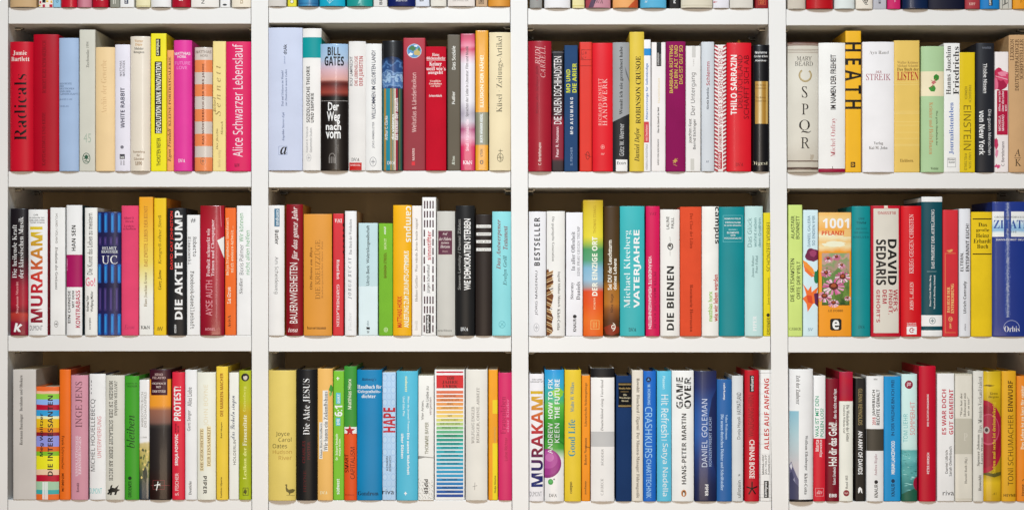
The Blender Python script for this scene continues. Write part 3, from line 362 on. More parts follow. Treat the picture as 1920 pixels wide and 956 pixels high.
# ------------------------------------------------------------------ third row
bay(2, 0, [
 bk(65, 169, 132, RAMP((125, '18141A'), (420, '1C1216'), (520, '5A1224'), (600, '9A1630'), (700, 'A81A30'), (745, '7A1424'), (760, 'B83A30'), (800, 'A02A2E'), (810, '8E1030'), (900, '7E0E2A'), dist=.01, nsc=20), 's', 'book fading from black to wine red with a tilted white K', [T('Die heilende Kraft', 77, 228, 105, 546, 'U', 's', 'F0E8E8'), T('der klassischen Musik', 116, 182, 144, 546, 'U', 's', 'F0E8E8'), T('Stephanie Merritt', 100, 568, 118, 756, 'U', 's', 'E8A8A8'), P([(86, 866), (98, 812), (112, 816), (106, 838), (126, 818), (138, 826), (116, 844), (130, 866), (114, 866), (104, 850), (98, 868)], 'F2EEF0')], fin='f'),
 bk(171, 286, 138, 'F0EEF1', 's', 'white book with giant vertical name shading from crimson to yellow, third shelf', [T('DIE', 205, 165, 233, 175, 'H', 'l', '4A4A50'), T('PILGERJAHRE DES', 178, 183, 268, 193, 'H', 'l', '4A4A50'), T('FARBLOSEN HERRN', 178, 197, 268, 207, 'H', 'l', '4A4A50'), T('TAZAKI ROMAN', 182, 211, 268, 220, 'H', 'l', '4A4A50'), T('MURAKAMI', 182, 240, 259, 811, 'U', 'k', RAMP((240, 'D8C028'), (360, 'C89428'), (450, 'C4602A'), (560, 'CC2A2C'), (680, 'A81430'), (811, '7E0A24'))), T('DUMONT', 181, 828, 258, 858, 'H', 'n', '55555A')], side='B03848'),
 bk(299, 391, 126, 'EDEAE7', 'f', 'off-white slim book with small grey downward lettering and round mark', [T('VOLAND / VOLAND', 332, 160, 345, 340, 'D', 'l', '96948F'), T('Evolution des Gewissens', 330, 360, 347, 615, 'D', 'i', '5E5C5A'), EMBLEM(324, 800, 348, 840, '5A5A5A')]),
 bk(399, 494, 112, 'F0EDEB', 's', 'white book with a magenta square band across its middle', [B(407, 600, 'A6125C'), T('Cl. Hansen', 398, 430, 408, 500, 'U', 'l', 'E8A8C8'), T('HAN SEN', 432, 232, 456, 384, 'U', 'b', '2A2426'), T('EIN CHINESE', 408, 622, 425, 814, 'U', 'b', '2A2426'), T('MIT DEM', 433, 622, 448, 722, 'U', 'b', '2A2426'), T('KONTRABASS', 456, 620, 482, 842, 'U', 'b', 'B02048')], side='203A40'),
 bk(509, 584, 127, 'EEECE4', 's', 'ivory book with condensed black title and a pink exclamation', [T('Die Kunst das Leben zu meistern', 524, 160, 556, 526, 'U', 'n', '222222'), T('Go!', 514, 543, 571, 594, 'H', 'n', 'E01E6A'), T('Andreas Fuhr', 517, 650, 534, 746, 'U', 'n', '2A2A2A'), T('Wolfgang Müller', 544, 624, 563, 748, 'U', 'n', '2A2A2A'), T('scorpio', 534, 782, 548, 852, 'U', 'b', '3A3A3A')]),
 bk(585, 724, 152, RAMP((150, '16205A'), (300, '1E1C48'), (460, '20225A'), (600, '191842'), (740, '201E52'), (900, '182E6E')), 's', 'dark blue book printed with rows of glowing blue tubes', [
   [[R(x - 10, y0 + 6, x + 10, y1 - 6, RAMP((x - 10, '1A3F92'), (x - 3, '3598DC'), (x + 3, '2478C4'), (x + 10, '1B4494'), axis=0)), E(x - 10, y0, x + 10, y0 + 14, '2A66B8'), E(x - 10, y1 - 14, x + 10, y1, '2A66B8')] for x in (597, 635, 675, 714) for y0, y1 in ((158, 276), (463, 576), (758, 884))],
   [[R(x - 9, y0 + 6, x + 9, y1 - 6, RAMP((x - 9, '241A48'), (x, '57468C'), (x + 9, '1F1840'), axis=0)), E(x - 9, y0, x + 9, y0 + 12, '3A2E68'), E(x - 9, y1 - 12, x + 9, y1, '3A2E68')] for x in (600, 632, 666, 700) for y0, y1 in ((300, 352), (604, 742))],
   T('HELMUT', 612, 360, 698, 377, 'H', 's', 'E4E8F4'), T('KRAUSSER', 608, 381, 706, 397, 'H', 's', 'E4E8F4'), T('UC', 609, 412, 704, 462, 'H', 's', 'F2F4FA')], fin='f'),
 bk(727, 829, 115, 'E1476F', 's', 'rose pink textured cloth book with faded stacked lines, third shelf', [T('Albert O.', 742, 182, 804, 195, 'H', 's', '9C2A4E'), T('Hirsch', 752, 202, 800, 215, 'H', 's', '9C2A4E'), T('Leiden-', 744, 230, 806, 243, 'H', 's', '9C2A4E'), T('schaften', 738, 246, 814, 259, 'H', 's', '9C2A4E'), T('Econ', 746, 825, 806, 850, 'H', 'i', 'A03458')], fin='c'),
 bk(831, 917, 63, RAMP((60, 'F2A01C'), (160, 'F4AA22'), (350, 'F6C448'), (450, 'F6D060'), (560, 'F4E2AC'), (680, 'F1ECE2'), (900, 'F0EBE4'), dist=.012, nsc=20), 'f', 'tall book fading from orange at the head to cream at the foot', [T('DAS ZWEITE LEBEN DER KUNST', 861, 115, 883, 478, 'U', 's', 'A86A2A'), T('Hans Joachim Kramer', 861, 510, 881, 716, 'U', 's', '857458'), T('K&N', 842, 830, 897, 850, 'H', 's', '221E1C')]),
 bk(919, 994, 70, 'F0C015', 'f', 'tall sunflower yellow book with brown cursive title, left bay', [T('Kongreß ohne Streß', 943, 172, 969, 464, 'U', 'i', '4F3E10'), T('Gerz Janu', 944, 498, 966, 616, 'U', 'i', '4F3E10'), LINE(938, 860, 946, 836, 3, '5A4610'), LINE(946, 836, 950, 860, 3, '5A4610'), LINE(950, 860, 958, 836, 3, '5A4610'), LINE(958, 836, 964, 860, 3, '5A4610'), LINE(964, 860, 972, 836, 3, '5A4610')], side='D8801C', d=.165),
 bk(1003, 1114, 130, '1D1E21', 's', 'black book with large heavy white title and a thin red line of capitals', [T('DAVID CAY JOHNSTON', 1019, 148, 1041, 494, 'U', 'n', 'D2322E'), T('DIE AKTE TRUMP', 1045, 145, 1093, 792, 'U', 'k', 'F6F4F2'), T('ECOWIN', 1044, 824, 1056, 872, 'U', 'b', 'C8C8C8')], fin='m'),
 bk(1116, 1196, 170, 'F2F1F1', 'f', 'low white book with black hash sign at its head and downward typewriter text', [T('#', 1140, 190, 1170, 216, 'H', 'I', '2A2A2A'), T('Roberto', 1153, 300, 1176, 418, 'D', 'm', '55555A'), T('Simanowski', 1124, 300, 1143, 466, 'D', 'm', '55555A'), T('Facebook-Gesellschaft', 1138, 505, 1162, 850, 'D', 'm', '3A3A3C')]),
 bk(1198, 1341, 115, RAMP((110, '96101E'), (300, 'B01630'), (600, 'A00F2A'), (900, '8A0C24'), dist=.04, nsc=15), 's', 'glossy crimson book with a white wedge at its right edge', [P([(1300, 322), (1345, 296), (1345, 440)], 'EDE6E2'), LINE(1318, 118, 1324, 240, 3, 'D88090'), T('Freiheit schmeckt wie', 1236, 252, 1258, 536, 'U', 's', 'F0CDD0'), T('Tränen und Champagner', 1264, 198, 1288, 536, 'U', 's', 'F0CDD0'), T('AYSE AUTH', 1232, 560, 1272, 770, 'U', 'l', 'E29AA4'), T('KÖSEL', 1230, 840, 1290, 857, 'H', 'l', 'E0A0A8')], fin='g'),
 bk(1343, 1411, 128, 'EC6820', 'f', 'slim orange book with pale typewriter print, left bay third shelf', [T('Helga Pregesbauer überdauert', 1350, 186, 1370, 530, 'U', 'm', 'F8C8A0'), T('mich andere Arbeit ...', 1378, 236, 1394, 514, 'U', 'm', 'F8C8A0'), T('La Grue', 1358, 600, 1379, 698, 'U', 'm', 'F8D8B8'), T('AvivA', 1360, 768, 1379, 840, 'U', 's', '5A2A10')]),
 bk(1413, 1501, 115, 'F0EFEF', 'f', 'white book with green lettering at the right end of the left bay', [T('Boris Palmer', 1429, 345, 1454, 526, 'U', 'l', '4A4A4E'), T('Wir können', 1427, 160, 1453, 330, 'U', 'l', '3A9A58'), T('nicht allen helfen', 1466, 262, 1491, 526, 'U', 'l', '3A9A58'), T('Siedler', 1428, 546, 1449, 640, 'U', 's', '8A8A8C')]),
])
bay(2, 1, [
 bk(76, 171, 113, 'F0EEEC', 's', 'white book with a blue-grey tag above black downward word, second bay', [G('title_strip', [R(112, 133, 143, 239, '4F7C98'), T('campus', 118, 140, 138, 232, 'D', 'b', 'E4ECF0')]), T('Butler', 115, 260, 139, 345, 'D', 'b', '333336'), T('Am Scheideweg', 108, 420, 137, 640, 'D', 'l', '66666A')], side='E8A040'),
 bk(181, 281, 107, '8A0D1C', 's', 'dark red book with tall white vertical title beside the wide orange one', [T('für das ganze Jahr', 215, 123, 258, 441, 'U', 'I', 'F4E4E0'), T('BAUERNWEISHEITEN', 203, 455, 249, 815, 'U', 'n', 'F4E8E4'), T('tosa', 194, 843, 251, 868, 'H', 'I', 'F0D8D4')], side='C8862A', d=.16),
 bk(286, 455, 165, 'E2993A', 's', 'wide light orange book with brown small capitals, second bay third shelf', [T('DIE KREUZZÜGE', 350, 320, 386, 672, 'U', 's', '93601E'), T('Otto Henne am Rhyn', 323, 362, 343, 614, 'U', 'i', '7E4E1A'), T('Kulturgeschichte ihrer Zeit', 392, 328, 406, 666, 'U', 's', 'B87A30'), T('bassermann', 307, 833, 420, 851, 'H', 'S', '54310E')]),
 bk(459, 524, 162, 'D62E38', 'f', 'narrow tomato red book with upside-down white publisher letters', [T('DVA', 470, 193, 513, 216, 'F', 's', 'F4D8D4'), T('Richard Beck', 482, 437, 499, 554, 'D', 's', 'F4D8D4'), T('GÄRTNERLATEIN', 482, 585, 501, 836, 'D', 's', 'F4D8D4'), [BLOB(522, y, 4, 10, '2A1A18', 8, .4, y) for y in range(230, 420, 32)]]),
 bk(531, 601, 147, 'F0EFF0', 's', 'white book with a grey spaced italic name, its tan side showing', [T('Das Buch der Weisheiten', 555, 195, 573, 406, 'U', 's', '9C9CA0'), T('J O R G E  B U C A Y', 550, 423, 573, 672, 'U', 'i', '8E9298'), T('Fischer', 552, 750, 572, 860, 'U', 's', 'D8D8DA')], side='C9A27C', d=.16),
 bk(612, 729, 218, 'DCEDF1', 'f', 'low pale aqua book with darker upper half and small black square', [B(218, 595, 'C2DCE1'), T('Ulrich Beck  Weltrisikogesellschaft', 659, 232, 683, 590, 'U', 'n', '4E5E64'), R(660, 838, 680, 852, '16181A'), T('SV', 662, 860, 678, 874, 'H', 'b', '3A4448'), T('edition', 662, 800, 674, 832, 'U', 'l', '7A9098')]),
 bk(733, 818, 220, '7BB934', 'f', 'low grass green book beside the pale aqua one', [T('AUGE', 765, 240, 776, 286, 'U', 'b', 'E4F0C8'), T('GRÜN IST', 763, 310, 779, 376, 'U', 'l', 'D0E4A0'), T('BARBARA STREIDL', 763, 394, 780, 546, 'U', 'l', '6A4A1A'), RING(764, 840, 788, 868, 'D4E8B0', 3), LINE(776, 840, 776, 868, 3, 'D4E8B0'), LINE(764, 854, 788, 854, 3, 'D4E8B0')], fin='c'),
 bk(819, 930, 112, 'F4B30D', 's', 'deep yellow book with big white downward word at its head', [T('campus', 884, 118, 926, 332, 'D', 'b', 'FAF4E4'), T('ANLEITUNG ZUM ZUKUNFTS-OPTIMISMUS', 884, 384, 914, 840, 'U', 'N', 'FAF2DC'), T('MATTHIAS HORX', 844, 654, 873, 840, 'U', 'N', 'CC2C20')]),
 bk(931, 990, 115, 'F2EDE9', 'f', 'ivory book with faint grey-brown vertical print, left of the dashed one', [T('Heiner Geißler · Was würde Jesus heute sagen?', 950, 190, 970, 686, 'U', 's', 'A49C96'), T('Rowohlt', 948, 800, 966, 858, 'U', 's', 'D4CCC6')]),
 bk(991, 1076, 65, 'F4F1F0', 'f', 'tall white book covered with short dark vertical dashes', [
   [R(x - 4, y0, x + 4, y1, '44202E') for x in (1007, 1023, 1040, 1057) for y0, y1 in ((86, 132), (146, 186), (200, 244), (655, 700), (713, 756))],
   [R(x - 4, y0, x + 4, y0 + 42, '44202E') for x in (1005, 1057) for y0 in (258, 312, 366, 420, 474, 528, 582, 770, 826)], G('title_strip', [R(1015, 765, 1044, 874, '1A171A'), T('campus', 1020, 771, 1039, 868, 'U', 'b', 'F2F0EE')]),
   T('sinnstifter', 1019, 266, 1046, 438, 'U', 'b', 'C22A3C'), T('Jürgen Schanthauf', 1019, 464, 1042, 636, 'U', 'l', '3A3438')]),
 bk(1081, 1190, 148, 'CECCC5', 's', 'warm grey book with a small plum title panel in white script', [G('title_panel', [R(1088, 260, 1174, 410, 'D8D2CA'), R(1090, 264, 1172, 406, '67364A'), T('Auf', 1112, 275, 1146, 291, 'H', 'i', 'EADCD8'), T('der Fährte', 1094, 303, 1168, 322, 'H', 'i', 'EADCD8'), T('meines', 1106, 328, 1154, 342, 'H', 'i', 'EADCD8'), T('Herzens', 1102, 350, 1160, 368, 'H', 'i', 'EADCD8'), T('Roman', 1114, 382, 1146, 391, 'H', 'i', 'C8A8A8')]), T('urachhaus', 1086, 851, 1170, 864, 'H', 's', '8A8882')]),
 bk(1193, 1306, 115, '222223', 'r', 'black book with white condensed title beside a grey author line', [T('WIE DEMOKRATIEN STERBEN', 1243, 193, 1283, 618, 'U', 'N', 'F2F1EF'), T('Steven Levitsky / Daniel Ziblatt', 1206, 195, 1229, 616, 'U', 'n', '82817F'), T('DVA', 1223, 839, 1268, 860, 'H', 's', 'E0DFDD')]),
 bk(1311, 1409, 168, '2C2421', 's', 'blackish brown book with four small white label strips', [G('title_label', [R(1316, y - 9, 1403, y + 9, 'F0EEEA'), T(t, 1324, y - 4, 1396, y + 4, 'H', 'S', '2A2624')]) for y, t in ((238, 'Das Vermächtnis'), (284, 'Jahrhundertroman'), (329, 'von den'), (376, 'Herausgebern'))]),
 bk(1411, 1524, 150, '90DDE3', 's', 'aqua blue book with dark red italic title at the end of the second bay', [T('Das Antwerpener', 1436, 197, 1468, 494, 'U', 'I', '8C464C'), T('Testament', 1476, 236, 1503, 376, 'U', 'I', '8C464C'), T('Evelyn Grill', 1475, 412, 1504, 590, 'U', 'I', '477880'), RING(1450, 800, 1490, 844, '62B4BE', 3), LINE(1456, 838, 1482, 806, 3, '62B4BE'), LINE(1460, 812, 1486, 834, 3, '62B4BE')]),
])
bay(2, 2, [
 bk(68, 171, 150, 'EDECEF', 's', 'white book with bold charcoal title at the start of the third bay', [T('B|E|S|T|S|E|L|L|E|R', 100, 185, 135, 473, 'U', 'k', '333336'), T('JÖRG MAGENAU', 103, 502, 123, 768, 'U', 'l', '77777C'), EMBLEM(97, 815, 131, 866, 'B6B6BA')]),
 bk(174, 284, 148, 'EFEDE9', 's', 'white book with a brown woven basket picture at its lower left', [P([(174, 500), (184, 490), (190, 510), (214, 500), (206, 540), (216, 570), (190, 610), (216, 650), (206, 700), (192, 730), (214, 780), (204, 820), (214, 860), (190, 888), (174, 888)], '7A4A2A'), [LINE(174, y, 214, y - 18, 5, ('D4AC74', 'E6CFA4', '4A2A18')[i % 3]) for i, y in enumerate(range(520, 660, 13))], [LINE(176, y - 16, 208, y, 5, ('D4AC74', '4A2A18', 'E6CFA4')[i % 3]) for i, y in enumerate(range(680, 880, 13))], T('Die geprügelte Generation', 203, 180, 221, 446, 'D', 's', '80807E'), T('Ingrid Müller-Münch', 238, 508, 256, 718, 'D', 's', '4E4C4A'), T('Klett-Cotta', 238, 730, 256, 856, 'D', 's', '3A3836')]),
 bk(289, 391, 155, 'EFEEF4', 'f', 'bluish white book with grey serif lines, left of the rainbow one', [T('In aller Offenheit', 321, 270, 344, 502, 'U', 's', '74747C'), T('EINE FRAU GEGEN TRUMP', 357, 238, 373, 534, 'U', 's', '8A8A92'), T('Stormy', 316, 570, 340, 672, 'U', 's', '5E5E66'), T('Daniels', 352, 568, 375, 676, 'U', 's', '5E5E66'), T('KNAUR', 333, 788, 352, 866, 'U', 'N', '2A2A2E'), E(332, 764, 354, 786, '2A2A2E')]),
 bk(393, 512, 82, RAMP((80, 'C9A82A'), (160, 'DCC32E'), (300, 'E9D83A'), (340, 'A8BE4A'), (375, '4E9A62'), (440, '57A078'), (490, '86B8D2'), (560, '98C0DA'), (600, 'A8A0A0'), (625, 'E04E26'), (700, 'E8561E'), (800, 'F07424'), (900, 'E8621C'), dist=.006, nsc=15), 's', 'book blended from yellow through green and blue to orange', [T('DER EINZIGE ORT', 444, 300, 478, 652, 'U', 'k', 'FAF4E2'), T('THOMAS STANGL', 454, 110, 470, 280, 'U', 'l', 'B89820'), T('ROMAN', 454, 664, 466, 732, 'U', 'l', 'F8C8A0'), O(437, 797, 489, 851, 'EBBE6C', 3), [R(x, 808, x + 3, 842, 'EBBE6C') for x in (451, 461, 471)]]),
 bk(517, 609, 118, RAMP((110, '46321A'), (420, '503A1C'), (570, '6A4A1E'), (600, 'A46A22'), (700, 'B87428'), (735, '8E5424'), (800, '5E3418'), (900, '4E2A16'), dist=.02, nsc=15), 's', 'brown book glowing amber in its lower third', [P([(517, 840), (560, 820), (609, 840), (609, 870), (566, 888), (530, 880)], '8A3018'), T('Sei DU der Leuchtturm', 539, 320, 563, 617, 'U', 'N', 'F4EDE0'), T('deines Lebens', 571, 430, 592, 617, 'U', 'N', 'F4EDE0'), T('Nina Ruge', 555, 640, 576, 750, 'U', 'l', '4E2C10'), RING(548, 812, 586, 862, 'F2E8D8', 5, -80, 80), RING(560, 824, 580, 850, 'F2E8D8', 5, 20, 330)]),
 bk(613, 760, 118, '3DB6BB', 's', 'wide turquoise book with white name and heavy white title', [T('Michael Kleeberg', 636, 262, 684, 724, 'U', 's', 'E4F4F3'), T('VATERJAHRE', 694, 260, 739, 724, 'U', 'k', 'F6FBFA'), T('DVA', 664, 843, 709, 864, 'H', 's', '15343A')]),
 bk(766, 849, 118, 'D61657', 's', 'raspberry red book with pale downward capitals, third bay', [T('VAT', 788, 155, 830, 172, 'H', 's', '9E0C40'), T('VERÄNDERTE VERGANGENHEITEN', 782, 415, 804, 848, 'D', 'n', 'F0BCCB'), T('PETER MARCUSE KOLBE', 812, 510, 829, 850, 'D', 'n', 'A80C44')]),
 bk(853, 969, 138, 'EFEDE8', 's', 'white book with extra heavy black title and a small bee ring', [T('DIE BIENEN', 889, 475, 934, 857, 'U', 'k', '242322'), T('LALINE', 887, 180, 906, 256, 'U', 'l', '44423F'), T('PAULL', 917, 185, 935, 250, 'U', 'l', '44423F'), RING(895, 337, 930, 379, '3A3835', 6), E(904, 345, 918, 356, '3A3835'), LINE(910, 300, 913, 330, 2, '8A8884'), LINE(911, 384, 911, 414, 2, '8A8884'), LINE(900, 352, 926, 366, 4, '3A3835')]),
 bk(971, 1099, 122, 'E0502E', 's', 'vermilion orange book with faint darker downward script', [T('Der Chor der Lilien', 1029, 160, 1048, 370, 'D', 's', 'A4361C'), T('Rosemarie Herrmann', 1029, 585, 1048, 866, 'D', 's', '92301A')], fin='c'),
 bk(1101, 1202, 120, 'F1EFE9', 's', 'white book with black downward word above green and red lines', [T('campus', 1171, 122, 1201, 342, 'D', 'b', '222222'), T('matthias horx', 1137, 625, 1164, 804, 'U', 'N', '8CBE34'), T('wie wir leben werden', 1169, 525, 1197, 804, 'U', 'N', 'BE3C34')]),
 bk(1204, 1356, 122, '098991', 's', 'wide petrol teal book with a thin framed text box near its head', [O(1228, 172, 1344, 331, '74C8CE', 2), T('SIGMUND FREUD', 1236, 187, 1334, 197, 'H', 'l', 'C8ECEE'), T('WERKAUSGABE', 1240, 210, 1334, 220, 'H', 'l', 'C8ECEE'), T('IN ZWEI BÄNDEN', 1236, 227, 1336, 237, 'H', 'l', 'C8ECEE'), T('BAND I', 1262, 254, 1312, 261, 'H', 'l', 'A4DADE'), T('ELEMENTE', 1252, 270, 1322, 281, 'H', 'l', 'C8ECEE'), T('DER', 1274, 287, 1302, 297, 'H', 'l', 'C8ECEE'), T('PSYCHOANALYSE', 1236, 304, 1338, 314, 'H', 'l', 'C8ECEE')]),
 bk(1357, 1465, 118, 'C4E4E2', 's', 'very pale aqua book with grey-green lines and white ghost letters', [T('Das Glück', 1372, 188, 1398, 361, 'U', 'l', '5A8A8C'), T('wohnt neben', 1409, 188, 1427, 361, 'U', 'l', '6E9C9E'), T('dem Großhirn', 1436, 188, 1454, 361, 'U', 'l', '6E9C9E'), T('Jeanne Rubner', 1397, 412, 1413, 542, 'U', 's', '6E9496'), T('Peter Falkai', 1419, 412, 1434, 516, 'U', 's', '6E9496'), T('PIPER', 1405, 772, 1426, 862, 'U', 'S', 'F2FAF9')]),
 bk(1469, 1520, 157, 'E9D60C', 'f', 'thin bright yellow book at the right end of the third bay', [T('SCHONZEIT VORBEI', 1488, 216, 1513, 506, 'U', 'l', '3A3A10'), T('Juna Grossmann', 1494, 545, 1508, 706, 'U', 'l', '5A5814'), T('DROEMER', 1490, 782, 1508, 882, 'U', 'l', '2F2E10'), E(1488, 756, 1508, 778, '2F2E10')]),
])
FL = []
_q = random.Random(5)
FL += [R(353, 397, 518, 708, RAMP((397, '8AA070'), (430, 'C49A90'), (450, '7E9A62'), (500, 'B08A80'), (520, '6A8A4A'), (600, '4A6E30'), (640, '6A8A3A'), (708, '24481A'), dist=.07, nsc=60))]
for _i in range(26):
    _x = _q.uniform(356, 514); _y = _q.uniform(560, 700); FL.append(LINE(_x, _y, _x + _q.uniform(-12, 12), _y - _q.uniform(30, 70), 3, _q.choice(['2F5A1C', '6E9A3C', '8AB050', '3F7028'])))
for _x, _y, _r, _c in ((390, 430, 26, 'B84A78'), (440, 420, 26, 'C05A84'), (470, 470, 24, 'E0A0B8'), (378, 515, 32, 'E8B8CC'), (476, 538, 46, 'EBC4D4'), (422, 596, 66, 'E09CB8'), (368, 655, 44, 'DC8CB0'), (422, 694, 34, 'E8A8C0'), (506, 664, 20, 'E4A4BC')):
    for _k in range(14):
        _a = 2 * math.pi * _k / 14 + _q.uniform(-.1, .1)
        FL.append(P([(_x + _r * .25 * math.cos(_a - .25), _y + _r * .2 * math.sin(_a - .25)), (_x + _r * math.cos(_a - .13), _y + _r * .72 * math.sin(_a - .13) + 4), (_x + _r * math.cos(_a + .13), _y + _r * .72 * math.sin(_a + .13) + 4), (_x + _r * .25 * math.cos(_a + .25), _y + _r * .2 * math.sin(_a + .25))], _q.choice([_c, 'EFD0DC', 'CC5A90', 'D888AC'])))
    FL.append(BLOB(_x, _y - 2, _r * .42, _r * .34, '5A2418', 12, .15, int(_x))); FL.append(BLOB(_x, _y - 5, _r * .26, _r * .18, 'A8502A', 10, .2, int(_y)))
for _e in range(len(FL)):
    pass
